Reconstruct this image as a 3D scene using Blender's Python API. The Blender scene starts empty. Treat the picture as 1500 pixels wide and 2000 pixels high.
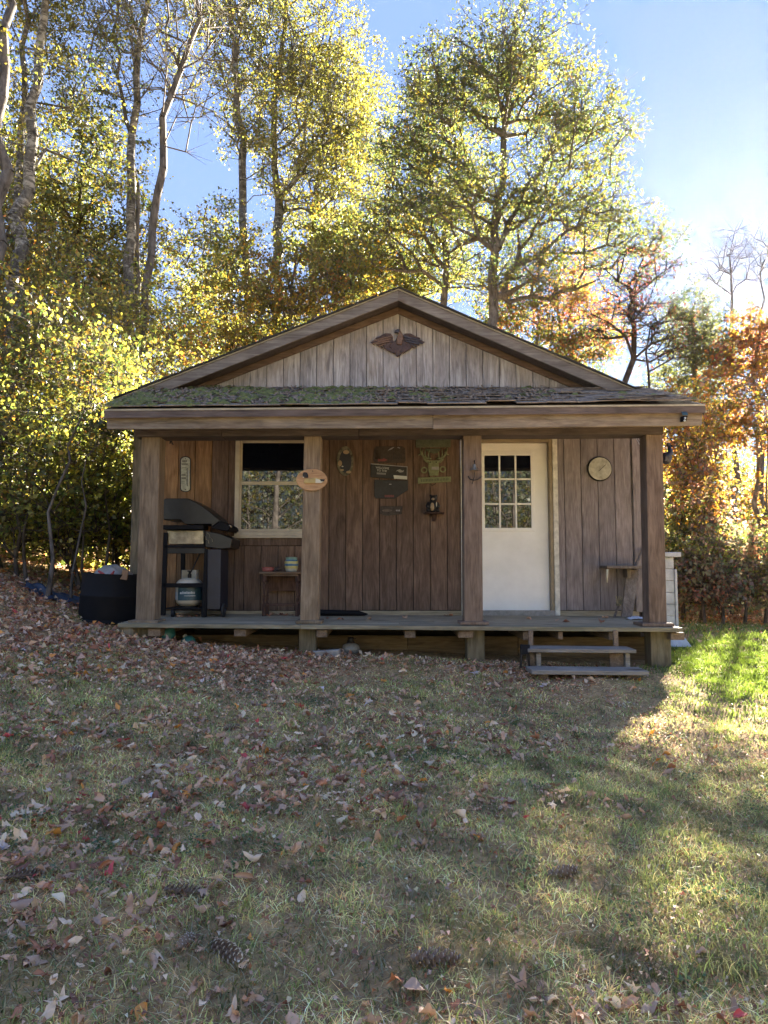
import bpy, bmesh, math, random
import numpy as np
from mathutils import Vector, Matrix

random.seed(11)
rng = np.random.default_rng(11)
SC = bpy.context.scene
COL = SC.collection
PI = math.pi
R = math.radians

# ------------------------------------------------------------------ camera, sky, sun, exposure
F, CX, CY = 1400.0, 750.0, 1000.0          # the photograph's focal length and centre, in its own pixels
PITCH = R(4.5)
CAM_Z = 1.05
cam = bpy.data.cameras.new('camera')
cam.sensor_fit = 'VERTICAL'; cam.sensor_height = 36.0; cam.lens = 36.0 * F / 2000.0
cam.clip_start = 0.05; cam.clip_end = 1000.0
camo = bpy.data.objects.new('camera', cam); COL.objects.link(camo)
camo.location = (0, 0, CAM_Z); camo.rotation_euler = (R(90) + PITCH, 0, 0)
SC.camera = camo

SUN_AZ, SUN_EL = R(29.5), R(18.0)          # azimuth to the right of the view axis
world = bpy.data.worlds.new('World'); SC.world = world; world.use_nodes = True
wn = world.node_tree.nodes; wl = world.node_tree.links
bg = wn.get('Background') or wn.new('ShaderNodeBackground')
sky = wn.new('ShaderNodeTexSky'); sky.sky_type = 'NISHITA'; sky.sun_disc = False
sky.sun_elevation = SUN_EL; sky.sun_rotation = SUN_AZ
sky.air_density = 1.0; sky.dust_density = 0.0; sky.ozone_density = 2.6; sky.altitude = 200
gam = wn.new('ShaderNodeGamma'); gam.inputs[1].default_value = 0.15      # a clear sky as the phone renders it: even from zenith to horizon
hsv = wn.new('ShaderNodeHueSaturation'); hsv.inputs['Saturation'].default_value = 3.9; hsv.inputs['Hue'].default_value = .534; hsv.inputs['Value'].default_value = .86
wl.new(sky.outputs[0], gam.inputs[0]); wl.new(gam.outputs[0], hsv.inputs['Color'])
wl.new(hsv.outputs[0], bg.inputs['Color']); bg.inputs['Strength'].default_value = 0.05

sl = bpy.data.lights.new('sun', 'SUN'); sl.energy = 4.3; sl.angle = R(0.9); sl.color = (1.0, 0.90, 0.74)
so = bpy.data.objects.new('sun', sl); COL.objects.link(so)
SUNV = Vector((math.sin(SUN_AZ) * math.cos(SUN_EL), math.cos(SUN_AZ) * math.cos(SUN_EL), math.sin(SUN_EL)))
so.rotation_euler = SUNV.to_track_quat('Z', 'Y').to_euler(); so.location = (10, 20, 12)

vs = SC.view_settings
vs.view_transform = 'Standard'; vs.look = 'None'; vs.gamma = 1.0; vs.use_curve_mapping = False
vs.exposure = 4.55
cy = SC.cycles
cy.max_bounces = 7; cy.diffuse_bounces = 4; cy.glossy_bounces = 3; cy.transmission_bounces = 4
cy.transparent_max_bounces = 8; cy.volume_bounces = 1; cy.caustics_reflective = False; cy.caustics_refractive = False
cy.use_denoising = True; cy.use_adaptive_sampling = True; cy.adaptive_threshold = 0.01
try: cy.denoiser = 'OPENIMAGEDENOISE'
except Exception: pass
cy.sample_clamp_indirect = 6.0

# ------------------------------------------------------------------ pixel -> place
CP, SP = math.cos(PITCH), math.sin(PITCH)
def P(px, py, Y):
    """point at distance Y in front of the camera that the photograph shows at pixel (px, py)"""
    dx, dy = (px - CX) / F, (CY - py) / F
    t = Y / (CP - dy * SP)
    return Vector((dx * t, Y, CAM_Z + t * (SP + dy * CP)))
def PX(px, Y): return P(px, 1110, Y).x
def PZ(py, Y): return P(750, py, Y).z

def sstep(a, b, x):
    t = np.clip((np.asarray(x, float) - a) / (b - a), 0, 1); return t * t * (3 - 2 * t)
_w = np.random.default_rng(5)
_WV = [(_w.normal(0, f), _w.normal(0, f), _w.uniform(0, 6.28), a) for f, a in
       [(0.5, .035)] * 4 + [(1.6, .014)] * 6 + [(5, .006)] * 8 + [(13, .0028)] * 8]
def gz(x, y):
    """height of the ground"""
    x = np.asarray(x, float); y = np.asarray(y, float)
    g = np.interp(y, [-80, -12, 0, 2.3, 5, 7.2, 9, 16, 40, 160], [-2.5, -.7, -.29, -.23, .0, .15, .2, .2, .3, 1.5])
    s = -0.045 * np.clip(x, -6, 3.2) * sstep(1.5, 6.5, y)
    u = (-x - 2.45) / .45
    h = .26 * .45 * np.log1p(np.exp(np.clip(u, -30, 30))) * (u < 30) + np.where(u >= 30, .26 * .45 * u, 0)
    h = np.minimum(h, 5.0) * sstep(2.0, 8.0, y) * (1 + .25 * sstep(9, 20, y))
    b = 0
    for kx, ky, ph, a in _WV: b = b + a * np.sin(kx * x + ky * y + ph)
    flat = 1 - .75 * sstep(6.6, 7.0, y) * (1 - sstep(8.6, 9, y)) * sstep(-3.2, -2.6, x) * (1 - sstep(3.0, 3.6, x))
    return g + s + h + b * flat
def G(px, py, y0=1.0, y1=60.0):
    """where the sight line through a pixel meets the ground"""
    dx, dy = (px - CX) / F, (CY - py) / F
    Y = np.linspace(y0, y1, 6000); t = Y / (CP - dy * SP)
    X = dx * t; Z = CAM_Z + t * (SP + dy * CP)
    k = np.argmax(Z < gz(X, Y))
    return Vector((X[k], Y[k], float(gz(X[k], Y[k]))))

# ------------------------------------------------------------------ materials
def new_mat(name):
    m = bpy.data.materials.new(name); m.use_nodes = True
    nt = m.node_tree; b = nt.nodes['Principled BSDF']
    return m, nt, b
def N(nt, kind, **kw):
    n = nt.nodes.new(kind)
    for k, v in kw.items(): setattr(n, k, v)
    return n
def ramp(nt, stops, interp='LINEAR'):
    r = N(nt, 'ShaderNodeValToRGB'); r.color_ramp.interpolation = interp
    els = r.color_ramp.elements
    while len(els) < len(stops): els.new(0.5)
    for e, (p, c) in zip(els, stops):
        e.position = p; e.color = (*c, 1) if len(c) == 3 else c
    return r
def mixc(nt, fac, a, b, blend='MIX'):
    m = N(nt, 'ShaderNodeMix', data_type='RGBA', blend_type=blend)
    L = nt.links
    for sock, v in ((m.inputs[0], fac), (m.inputs[6], a), (m.inputs[7], b)):
        if isinstance(v, (int, float)): sock.default_value = v
        elif isinstance(v, tuple): sock.default_value = (*v, 1)
        else: L.new(v, sock)
    return m.outputs[2]
def noise_tex(nt, vec, scale, detail=4, rough=.55, mapping=None, dist=0):
    L = nt.links
    if mapping:
        mp = N(nt, 'ShaderNodeMapping'); mp.inputs['Scale'].default_value = mapping
        L.new(vec, mp.inputs['Vector']); vec = mp.outputs[0]
    t = N(nt, 'ShaderNodeTexNoise'); t.inputs['Scale'].default_value = scale
    t.inputs['Detail'].default_value = detail; t.inputs['Roughness'].default_value = rough
    t.inputs['Distortion'].default_value = dist
    L.new(vec, t.inputs['Vector']); return t.outputs[0]
def bump(nt, b, h, strength=.3, dist=.01):
    bp = N(nt, 'ShaderNodeBump'); bp.inputs['Strength'].default_value = strength; bp.inputs['Distance'].default_value = dist
    nt.links.new(h, bp.inputs['Height']); nt.links.new(bp.outputs[0], b.inputs['Normal'])
def plain(name, col, rough=.6, metal=0.0, var=.25, scale=18, bumpy=.0):
    """painted or moulded stuff with a little grime"""
    m, nt, b = new_mat(name); tc = N(nt, 'ShaderNodeTexCoord')
    n = noise_tex(nt, tc.outputs['Object'], scale, 5, .65)
    r = ramp(nt, [(.3, tuple(c * (1 - var) for c in col)), (.7, tuple(min(1, c * (1 + var * .5)) for c in col))])
    nt.links.new(n, r.inputs[0]); nt.links.new(r.outputs[0], b.inputs['Base Color'])
    b.inputs['Roughness'].default_value = rough; b.inputs['Metallic'].default_value = metal
    if bumpy: bump(nt, b, n, bumpy, .004)
    return m
def wood(name, dark, mid, light, axis='Z', grain=1.0, stain=None, stain_amt=.5, knots=True, rough=.8, bstr=.5, streak=None):
    """sawn boards: long grain, blotches, knots, a tone of its own for every piece"""
    m, nt, b = new_mat(name); L = nt.links
    tc = N(nt, 'ShaderNodeTexCoord'); oi = N(nt, 'ShaderNodeObjectInfo')
    off = N(nt, 'ShaderNodeVectorMath', operation='SCALE'); L.new(oi.outputs['Random'], off.inputs['Scale'])
    off.inputs[0].default_value = (37.1, 53.7, 71.3)
    add = N(nt, 'ShaderNodeVectorMath', operation='ADD'); L.new(tc.outputs['Object'], add.inputs[0]); L.new(off.outputs[0], add.inputs[1])
    v = add.outputs[0]
    k = {'X': (.06, 1, 1), 'Y': (1, .06, 1), 'Z': (1, 1, .06)}[axis]
    k2 = {'X': (.18, 1, 1), 'Y': (1, .18, 1), 'Z': (1, 1, .18)}[axis]
    fine = noise_tex(nt, v, 90 * grain, 6, .65, k, .4)
    broad = noise_tex(nt, v, 16 * grain, 4, .55, k2, 1.2)
    blot = noise_tex(nt, v, 2.6, 4, .6)
    r1 = ramp(nt, [(.28, dark), (.5, mid), (.74, light)]); L.new(broad, r1.inputs[0])
    r2 = ramp(nt, [(.3, (.52, .50, .48)), (.62, (1.12, 1.12, 1.12))]); L.new(fine, r2.inputs[0])
    c = mixc(nt, .75, r1.outputs[0], r2.outputs[0], 'MULTIPLY')
    r3 = ramp(nt, [(.3, (.72, .72, .72)), (.7, (1.18, 1.15, 1.12))]); L.new(blot, r3.inputs[0])
    c = mixc(nt, .7, c, r3.outputs[0], 'MULTIPLY')
    rr = ramp(nt, [(0, (.80, .80, .82)), (1, (1.18, 1.15, 1.12))]); L.new(oi.outputs['Random'], rr.inputs[0])
    c = mixc(nt, .8, c, rr.outputs[0], 'MULTIPLY')
    if knots:
        vo = N(nt, 'ShaderNodeTexVoronoi'); vo.inputs['Scale'].default_value = 2.1
        mp = N(nt, 'ShaderNodeMapping'); mp.inputs['Scale'].default_value = {'X': (.5, 1, 1.4), 'Y': (1, .5, 1), 'Z': (1.4, 1, .5)}[axis]
        L.new(v, mp.inputs[0]); L.new(mp.outputs[0], vo.inputs['Vector'])
        kr = ramp(nt, [(.045, (.22, .16, .13)), (.085, (.55, .48, .43)), (.13, (1, 1, 1))]); L.new(vo.outputs['Distance'], kr.inputs[0])
        c = mixc(nt, .85, c, kr.outputs[0], 'MULTIPLY')
    if stain:
        sn = noise_tex(nt, v, 5.5, 5, .65, k2, .8)
        sr = ramp(nt, [(.5, (0, 0, 0)), (.68, (1, 1, 1))]); L.new(sn, sr.inputs[0])
        mu = N(nt, 'ShaderNodeMath', operation='MULTIPLY'); L.new(sr.outputs[0], mu.inputs[0]); mu.inputs[1].default_value = stain_amt
        c = mixc(nt, mu.outputs[0], c, stain)
    if streak:
        sn = noise_tex(nt, v, 22, 5, .7, k, .3)
        sr = ramp(nt, [(.52, (0, 0, 0)), (.66, (1, 1, 1))]); L.new(sn, sr.inputs[0])
        mu = N(nt, 'ShaderNodeMath', operation='MULTIPLY'); L.new(sr.outputs[0], mu.inputs[0]); mu.inputs[1].default_value = .55
        c = mixc(nt, mu.outputs[0], c, streak)
    L.new(c, b.inputs['Base Color']); b.inputs['Roughness'].default_value = rough
    b.inputs['Specular IOR Level'].default_value = .25
    bump(nt, b, fine, bstr, .006)
    return m
def glassy(name, col):
    """double-glazed pane in front of a dark room"""
    m, nt, b = new_mat(name)
    b.inputs['Base Color'].default_value = (*col, 1); b.inputs['Roughness'].default_value = .015
    b.inputs['IOR'].default_value = 1.65
    return m
def leaf_mat(name, trans=.5, gloss=.05):
    m, nt, b = new_mat(name); L = nt.links; nt.nodes.remove(b)
    out = [n for n in nt.nodes if n.type == 'OUTPUT_MATERIAL'][0]
    at = N(nt, 'ShaderNodeAttribute', attribute_name='Col')
    d = N(nt, 'ShaderNodeBsdfDiffuse'); t = N(nt, 'ShaderNodeBsdfTranslucent'); g = N(nt, 'ShaderNodeBsdfGlossy')
    g.inputs['Roughness'].default_value = .45
    hs = N(nt, 'ShaderNodeHueSaturation'); hs.inputs['Saturation'].default_value = 1.05; hs.inputs['Value'].default_value = 1.25
    L.new(at.outputs['Color'], d.inputs['Color']); L.new(at.outputs['Color'], hs.inputs['Color']); L.new(hs.outputs[0], t.inputs['Color'])
    m1 = N(nt, 'ShaderNodeMixShader'); m1.inputs[0].default_value = trans
    L.new(d.outputs[0], m1.inputs[1]); L.new(t.outputs[0], m1.inputs[2])
    m2 = N(nt, 'ShaderNodeMixShader'); m2.inputs[0].default_value = gloss
    L.new(m1.outputs[0], m2.inputs[1]); L.new(g.outputs[0], m2.inputs[2]); L.new(m2.outputs[0], out.inputs['Surface'])
    return m
def bark_mat(name, dark, light, vert=1.0, white=None):
    m, nt, b = new_mat(name); L = nt.links; tc = N(nt, 'ShaderNodeTexCoord'); v = tc.outputs['Object']
    n1 = noise_tex(nt, v, 14, 6, .7, (1, 1, .3 * vert), .6); n2 = noise_tex(nt, v, 1.7, 4, .6)
    r = ramp(nt, [(.34, dark), (.62, light)]); L.new(n1, r.inputs[0])
    r2 = ramp(nt, [(.35, (.6, .6, .6)), (.65, (1.2, 1.2, 1.2))]); L.new(n2, r2.inputs[0])
    c = mixc(nt, .8, r.outputs[0], r2.outputs[0], 'MULTIPLY')
    if white:
        n3 = noise_tex(nt, v, 4, 5, .7, (1, 1, 2.5), 1.0); r3 = ramp(nt, [(.5, (0, 0, 0)), (.6, (1, 1, 1))]); L.new(n3, r3.inputs[0])
        c = mixc(nt, r3.outputs[0], c, white)
    L.new(c, b.inputs['Base Color']); b.inputs['Roughness'].default_value = .9; b.inputs['Specular IOR Level'].default_value = .1
    bump(nt, b, n1, .7, .02)
    return m

M = {}
M['siding'] = wood('brown stained siding', (0.102, 0.067, 0.050), (0.158, 0.108, 0.082), (0.210, 0.149, 0.115), 'Z', .9, knots=False, bstr=.4)
M['siding_side'] = wood('honey siding', (0.180, 0.102, 0.046), (0.276, 0.162, 0.079), (0.360, 0.222, 0.114), 'Z', .9, knots=True, bstr=.4)
M['siding_right'] = wood('faded brown siding with glare tint', (0.190, 0.164, 0.165), (0.262, 0.232, 0.235), (0.324, 0.291, 0.297), 'Z', .9, knots=False, bstr=.4)  # faded stain, with sun glare painted in as a paler purplish tone
M['gable'] = wood('weathered grey siding', (0.225, 0.212, 0.211), (0.355, 0.340, 0.340), (0.465, 0.448, 0.448), 'Z', .9, stain=(0.330, 0.270, 0.206), stain_amt=.35, knots=False, bstr=.6, streak=(0.660, 0.650, 0.639))
M['post'] = wood('rough sawn post', (0.151, 0.113, 0.077), (0.229, 0.177, 0.123), (0.307, 0.243, 0.176), 'Z', .8, stain=(0.093, 0.062, 0.043), stain_amt=.4)
M['post_red'] = wood('red brown post', (0.128, 0.092, 0.071), (0.192, 0.144, 0.114), (0.251, 0.194, 0.158), 'Z', .8, stain=(0.074, 0.044, 0.031), stain_amt=.4)
M['foot'] = wood('treated post foot', (.12, .10, .065), (.19, .16, .105), (.25, .21, .145), 'Z', .8, stain=(.30, .29, .25), stain_amt=.35)
M['fascia'] = wood('weathered fascia', (0.140, 0.115, 0.089), (0.223, 0.188, 0.152), (0.301, 0.262, 0.214), 'X', .8, stain=(0.079, 0.058, 0.045), stain_amt=.55, streak=(0.279, 0.252, 0.208))
M['rake'] = wood('weathered rake board', (.13, .115, .105), (.205, .187, .17), (.28, .26, .24), 'X', .8, stain=(.10, .085, .075), stain_amt=.5, streak=(.34, .32, .29))
M['frieze'] = wood('brown frieze board', (0.093, 0.064, 0.046), (0.149, 0.104, 0.075), (0.195, 0.144, 0.108), 'X', .8)
M['beam'] = wood('dark beam', (0.070, 0.057, 0.055), (0.107, 0.089, 0.086), (0.140, 0.119, 0.116), 'X', .8)
M['deck'] = wood('grey deck board', (0.252, 0.218, 0.157), (0.365, 0.318, 0.231), (0.466, 0.412, 0.300), 'X', .8, stain=(0.200, 0.167, 0.098), stain_amt=.5)
M['deck_edge'] = wood('mossy deck edge', (.17, .15, .105), (.26, .235, .17), (.34, .31, .235), 'X', .8, stain=(.15, .15, .09), stain_amt=.5)
M['joist'] = wood('joist end grain', (.14, .10, .072), (.22, .165, .122), (.28, .22, .165), 'Y', .8)
M['skirt'] = wood('treated skirt board', (.115, .078, .043), (.18, .128, .075), (.235, .175, .108), 'X', .8, stain=(.08, .055, .035), stain_amt=.5)
M['tread'] = wood('weathered step', (.20, .18, .155), (.29, .265, .235), (.37, .345, .31), 'X', .8, stain=(.15, .12, .09), stain_amt=.5)
M['furn'] = wood('dark stained pine', (.055, .032, .026), (.085, .05, .04), (.12, .075, .06), 'Z', 1.2, knots=False)
M['furn_top'] = wood('pine table top', (.12, .08, .052), (.175, .122, .082), (.22, .16, .112), 'X', 1.2, knots=False)
M['dead'] = wood('old loose board', (.115, .095, .082), (.175, .148, .128), (.23, .198, .172), 'Z', .8)
M['plaque'] = wood('pale pine plaque', (.33, .19, .095), (.43, .265, .14), (.52, .335, .185), 'X', 1.6, knots=False, rough=.45, bstr=.15)
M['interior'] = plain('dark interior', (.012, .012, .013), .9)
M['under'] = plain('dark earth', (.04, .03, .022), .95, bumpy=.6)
M['sill'] = wood('pale sill', (.30, .245, .16), (.42, .35, .24), (.50, .43, .31), 'X', .8, stain=(.17, .13, .08), stain_amt=.6, knots=False)
M['cream'] = plain('cream vinyl', (.50, .45, .36), .5, var=.18, scale=9)
M['drip'] = plain('cream drip edge', (.36, .33, .25), .5, var=.35, scale=6)
M['white'] = plain('white door paint', (.84, .84, .83), .45, var=.11, scale=2.2)
M['jamb'] = plain('brown stained jamb', (.30, .235, .15), .5, var=.3, scale=5)
M['trim_white'] = plain('chipped white trim', (.66, .63, .56), .55, var=.35, scale=14)
M['glass'] = glassy('window pane', (.004, .005, .010))
M['black'] = plain('black enamel', (.016, .016, .017), .42, var=.4, scale=10)
M['black_matte'] = plain('black plastic', (.006, .006, .008), .7, var=.4, scale=8)
M['black_matte'].node_tree.nodes['Principled BSDF'].inputs['Specular IOR Level'].default_value = .22
M['navy'] = plain('navy panel', (.018, .020, .038), .45, var=.3, scale=8)
M['steel'] = plain('smudged steel', (.42, .37, .29), .38, .75, var=.5, scale=16)
M['iron'] = plain('dark iron', (.03, .028, .03), .5, .6, var=.4)
M['tank'] = plain('off-white tank paint', (.60, .54, .43), .38, var=.2, scale=5)
M['label_blue'] = plain('blue label', (.035, .085, .11), .45, var=.35, scale=12)
M['print'] = plain('white print', (.55, .58, .58), .5, var=.2)
M['print_grey'] = plain('grey print', (.30, .30, .31), .6, var=.2)
M['red_print'] = plain('dull red print', (.20, .05, .05), .6)
M['rubber'] = plain('rubber', (.02, .02, .022), .8)
M['teal'] = plain('teal bottle paint', (.045, .19, .18), .4, var=.35, scale=14)
M['concrete'] = plain('concrete', (.33, .30, .27), .95, var=.3, scale=22, bumpy=.5)
M['tarp'] = plain('blue tarp', (.018, .04, .085), .45, var=.4, scale=10)
M['bag'] = plain('white bag', (.30, .29, .28), .4, var=.2)
M['red'] = plain('red plastic', (.35, .04, .035), .4)
M['cardboard'] = plain('cardboard', (.26, .15, .08), .9, var=.15)
M['pink'] = plain('pink glazed dish', (.36, .12, .11), .35)
M['g_yellow'] = plain('yellow glaze', (.50, .46, .18), .3, var=.12)
M['g_blue'] = plain('blue glaze', (.06, .15, .27), .3, var=.12)
M['g_teal'] = plain('green glaze', (.20, .33, .26), .3, var=.12)
M['g_white'] = plain('white glaze', (.50, .50, .44), .3, var=.12)
M['bronze'] = plain('bronze paint', (.08, .042, .03), .42, .25, var=.55, scale=30)
M['bronze_lit'] = plain('lit bronze paint', (.18, .10, .058), .42, .2, var=.5, scale=40)  # lit copy of the bronze, its brightness put into the colour
M['pewter'] = plain('dark pewter', (.07, .06, .065), .4, .4, var=.5, scale=30)
M['thermo'] = plain('yellowed tin face', (.42, .42, .31), .45, var=.45, scale=26)
M['disc'] = plain('tarnished dial', (.46, .44, .34), .4, var=.5, scale=12)
M['green_sign'] = plain('green washed wood', (.20, .22, .12), .7, var=.35, scale=24)
M['green_dark'] = plain('dark green wash', (.10, .115, .075), .75, var=.35, scale=24)
M['sign_black'] = plain('black sign', (.024, .024, .028), .6, var=.4)
M['sign_brown'] = plain('dark carved wood', (.06, .045, .038), .7, var=.5, scale=30, bumpy=.5)
M['camo'] = plain('mottled rim', (.16, .15, .11), .7, var=.85, scale=22)
M['tan'] = plain('tan paint', (.33, .25, .16), .5, var=.2)
M['duck'] = plain('ochre duck paint', (.47, .34, .12), .4, var=.25)
M['ivory'] = plain('ivory paint', (.58, .54, .42), .4, var=.12)
M['lamp_glass'] = plain('dusty glass', (.24, .23, .21), .15, var=.4)
M['hive'] = plain('white cabinet paint', (.50, .52, .57), .5, var=.3, scale=9)
M['shingle'] = plain('asphalt shingle', (.25, .20, .155), .95, var=.75, scale=17, bumpy=.9)
M['shingle_dark'] = plain('dark shingle edge', (.035, .033, .028), .95, var=.4, scale=30)
M['moss'] = plain('roof moss', (.145, .15, .035), .95, var=.7, scale=14, bumpy=1.0)
M['lichen'] = plain('dry needle litter', (.27, .19, .125), .95, var=.5, scale=30, bumpy=.6)
M['cone'] = plain('pine cone', (.27, .19, .14), .8, var=.45, scale=60)
M['cone_tip'] = plain('resin tips', (.68, .63, .57), .7, var=.3, scale=60)
M['rag'] = plain('white rag', (.60, .62, .68), .8)
M['straw'] = plain('straw brush', (.42, .36, .24), .85, var=.4)
M['leaf'] = leaf_mat('foliage', .60)
M['litter'] = leaf_mat('dry leaf', .18, .04)
M['grass'] = leaf_mat('grass blade', .40, .05)
M['bark_grey'] = bark_mat('grey bark', (.055, .048, .042), (.19, .17, .155))
M['bark_dark'] = bark_mat('dark bark', (.022, .018, .015), (.085, .07, .058))
M['bark_birch'] = bark_mat('birch bark', (.04, .034, .03), (.16, .15, .135), 1.0, (.34, .325, .30))
M['bark_twig'] = bark_mat('twig bark', (.06, .05, .042), (.15, .125, .105))

# ------------------------------------------------------------------ objects
def link(o, parent=None):
    COL.objects.link(o)
    if parent is not None:
        o.parent = parent
        o.matrix_parent_inverse = Matrix.Translation(parent_loc(parent)).inverted()
    return o
def parent_loc(p):
    v = Vector((0, 0, 0))
    while p is not None:
        v = v + p.location; p = None if p.parent is None or p.type == 'MESH' else p.parent
    return v
def thing(name, label, cat, loc=(0, 0, 0), group=None):
    o = bpy.data.objects.new(name, None); COL.objects.link(o)
    o.location = loc; o.empty_display_size = .1
    return tag(o, label, cat, group)
def tag(o, label=None, cat=None, group=None, kind=None):
    if label: o['label'] = label
    if cat: o['category'] = cat
    if group: o['group'] = group
    if kind: o['kind'] = kind
    return o

class MB:
    def __init__(s): s.v = []; s.f = []
    def add(s, vs, fs):
        n = len(s.v); s.v += [tuple(p) for p in vs]; s.f += [tuple(i + n for i in f) for f in fs]; return s
    def hexa(s, p):          # front bl br tr tl, back bl br tr tl
        return s.add(p, [(0, 1, 2, 3), (5, 4, 7, 6), (4, 0, 3, 7), (1, 5, 6, 2), (3, 2, 6, 7), (4, 5, 1, 0)])
    def box(s, x0, x1, y0, y1, z0, z1):
        return s.hexa([(x0, y0, z0), (x1, y0, z0), (x1, y0, z1), (x0, y0, z1), (x0, y1, z0), (x1, y1, z0), (x1, y1, z1), (x0, y1, z1)])
    def slab(s, quad, vec):  # a quad (bl br tr tl as seen from the front) with thickness vec
        q = [Vector(p) for p in quad]; d = Vector(vec)
        return s.hexa(q + [p + d for p in q])
    def pix(s, quad, Y, depth):   # quad of photo pixels bl br tr tl on the plane Y, thickness to the back
        return s.slab([P(x, y, Y) for x, y in quad], (0, depth, 0))
    def prism(s, poly, vec): # planar polygon, counter-clockwise seen from the front (-vec side)
        n = len(poly); q = [Vector(p) for p in poly]; d = Vector(vec)
        return s.add(q + [p + d for p in q], [tuple(range(n)), tuple(range(2 * n - 1, n - 1, -1))] + [((i + 1) % n, i, i + n, (i + 1) % n + n) for i in range(n)])
    def tube(s, pts, rad, n=8, caps=True):
        pts = [Vector(p) for p in pts]; k = len(pts)
        rad = [rad] * k if isinstance(rad, (int, float)) else rad
        vs = []; fs = []; prev = None
        for i, p in enumerate(pts):
            d = (pts[min(i + 1, k - 1)] - pts[max(i - 1, 0)]).normalized()
            a = prev if prev is not None else (Vector((0, 0, 1)) if abs(d.z) < .9 else Vector((1, 0, 0)))
            u = (a - d * a.dot(d)).normalized(); w = d.cross(u); prev = u
            for j in range(n):
                t = 2 * PI * j / n; vs.append(p + (u * math.cos(t) + w * math.sin(t)) * rad[i])
        for i in range(k - 1):
            for j in range(n):
                a, b2 = i * n + j, i * n + (j + 1) % n; fs.append((a, b2, b2 + n, a + n))
        if caps: fs += [tuple(range(n - 1, -1, -1)), tuple(range((k - 1) * n, k * n))]
        return s.add(vs, fs)
    def lathe(s, prof, c=(0, 0, 0), n=20, axis='Z', tilt=None):
        vs = []; fs = []; k = len(prof); c = Vector(c)
        for r, h in prof:
            for j in range(n):
                t = 2 * PI * j / n; q = Vector((r * math.cos(t), r * math.sin(t), h))
                if axis == 'Y': q = Vector((q.x, h, q.y))
                if axis == 'X': q = Vector((h, q.x, q.y))
                if tilt is not None: q = tilt @ q
                vs.append(c + q)
        for i in range(k - 1):
            for j in range(n):
                a, b2 = i * n + j, i * n + (j + 1) % n
                fs.append((a, b2, b2 + n, a + n) if axis == 'Z' else (b2, a, a + n, b2 + n))
        fs.append(tuple(range(n - 1, -1, -1)) if axis == 'Z' else tuple(range(n)))
        fs.append(tuple(range((k - 1) * n, k * n)) if axis == 'Z' else tuple(range(k * n - 1, (k - 1) * n - 1, -1)))
        return s.add(vs, fs)
    def ball(s, c, r, n=12, m=8):
        rx, ry, rz = (r, r, r) if isinstance(r, (int, float)) else r
        vs = []; fs = []; c = Vector(c)
        for i in range(m + 1):
            a = PI * i / m
            for j in range(n):
                t = 2 * PI * j / n
                vs.append(c + Vector((rx * math.sin(a) * math.cos(t), ry * math.sin(a) * math.sin(t), -rz * math.cos(a))))
        for i in range(m):
            for j in range(n):
                a, b2 = i * n + j, i * n + (j + 1) % n; fs.append((a, b2, b2 + n, a + n))
        return s.add(vs, fs)
    def build(s, name, mat, parent=None, bevel=0.0, smooth=False, kind=None):
        me = bpy.data.meshes.new(name); me.from_pydata(s.v, [], s.f)
        bm = bmesh.new(); bm.from_mesh(me)
        if smooth: bmesh.ops.remove_doubles(bm, verts=bm.verts, dist=1e-6)
        bmesh.ops.recalc_face_normals(bm, faces=bm.faces)
        if bevel: bmesh.ops.bevel(bm, geom=bm.edges, offset=bevel, segments=1, affect='EDGES', clamp_overlap=True)
        bm.to_mesh(me); bm.free()
        if smooth: me.shade_smooth()
        me.materials.append(M[mat] if isinstance(mat, str) else mat)
        o = bpy.data.objects.new(name, me)
        if kind: o['kind'] = kind
        return link(o, parent)
def smooth_by_angle(o, ang=40):
    me = o.data; me.shade_smooth()
    try: me.set_sharp_from_angle(angle=R(ang))
    except Exception: pass
    return o
def text_obj(s, size, loc, mat, parent, name='lettering', rotz=0, tilt=0.0, align='LEFT'):
    """flat lettering standing a hair proud of its sign, turned into a mesh"""
    cu = bpy.data.curves.new(name, 'FONT'); cu.body = s; cu.size = size; cu.extrude = .0008; cu.align_x = align
    tmp = bpy.data.objects.new(name, cu); COL.objects.link(tmp)
    dg = bpy.context.evaluated_depsgraph_get(); dg.update()
    me = bpy.data.meshes.new_from_object(tmp.evaluated_get(dg)); bpy.data.objects.remove(tmp)
    me.transform(Matrix.Translation(loc) @ Matrix.Rotation(tilt, 4, 'Y') @ Matrix.Rotation(R(90), 4, 'X'))
    me.materials.clear(); me.materials.append(M[mat])
    return link(bpy.data.objects.new(name, me), parent)
# ------------------------------------------------------------------ the cabin
YW = 8.65                      # front face of the front wall
YB = 14.2                      # back wall
XL, XR = PX(262, YW), PX(1249, YW)
ZB = PZ(1192, YW)              # bottom of the siding
cabin = thing('cabin', 'small brown wooden cabin with grey gable and an open front porch', 'cabin', (0, YW, 0.25))
wall = MB(); wall.box(XL, XR, YW + .022, YW + .06, .15, 3.2)
front_wall = wall.build('front_wall', 'interior', cabin)
WIN = (PX(457, YW), PX(607, YW), PZ(1047, YW), PZ(853, YW))
DOOR = (PX(901, YW), PX(1092, YW), PZ(1199, YW), PZ(849, YW))
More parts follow.
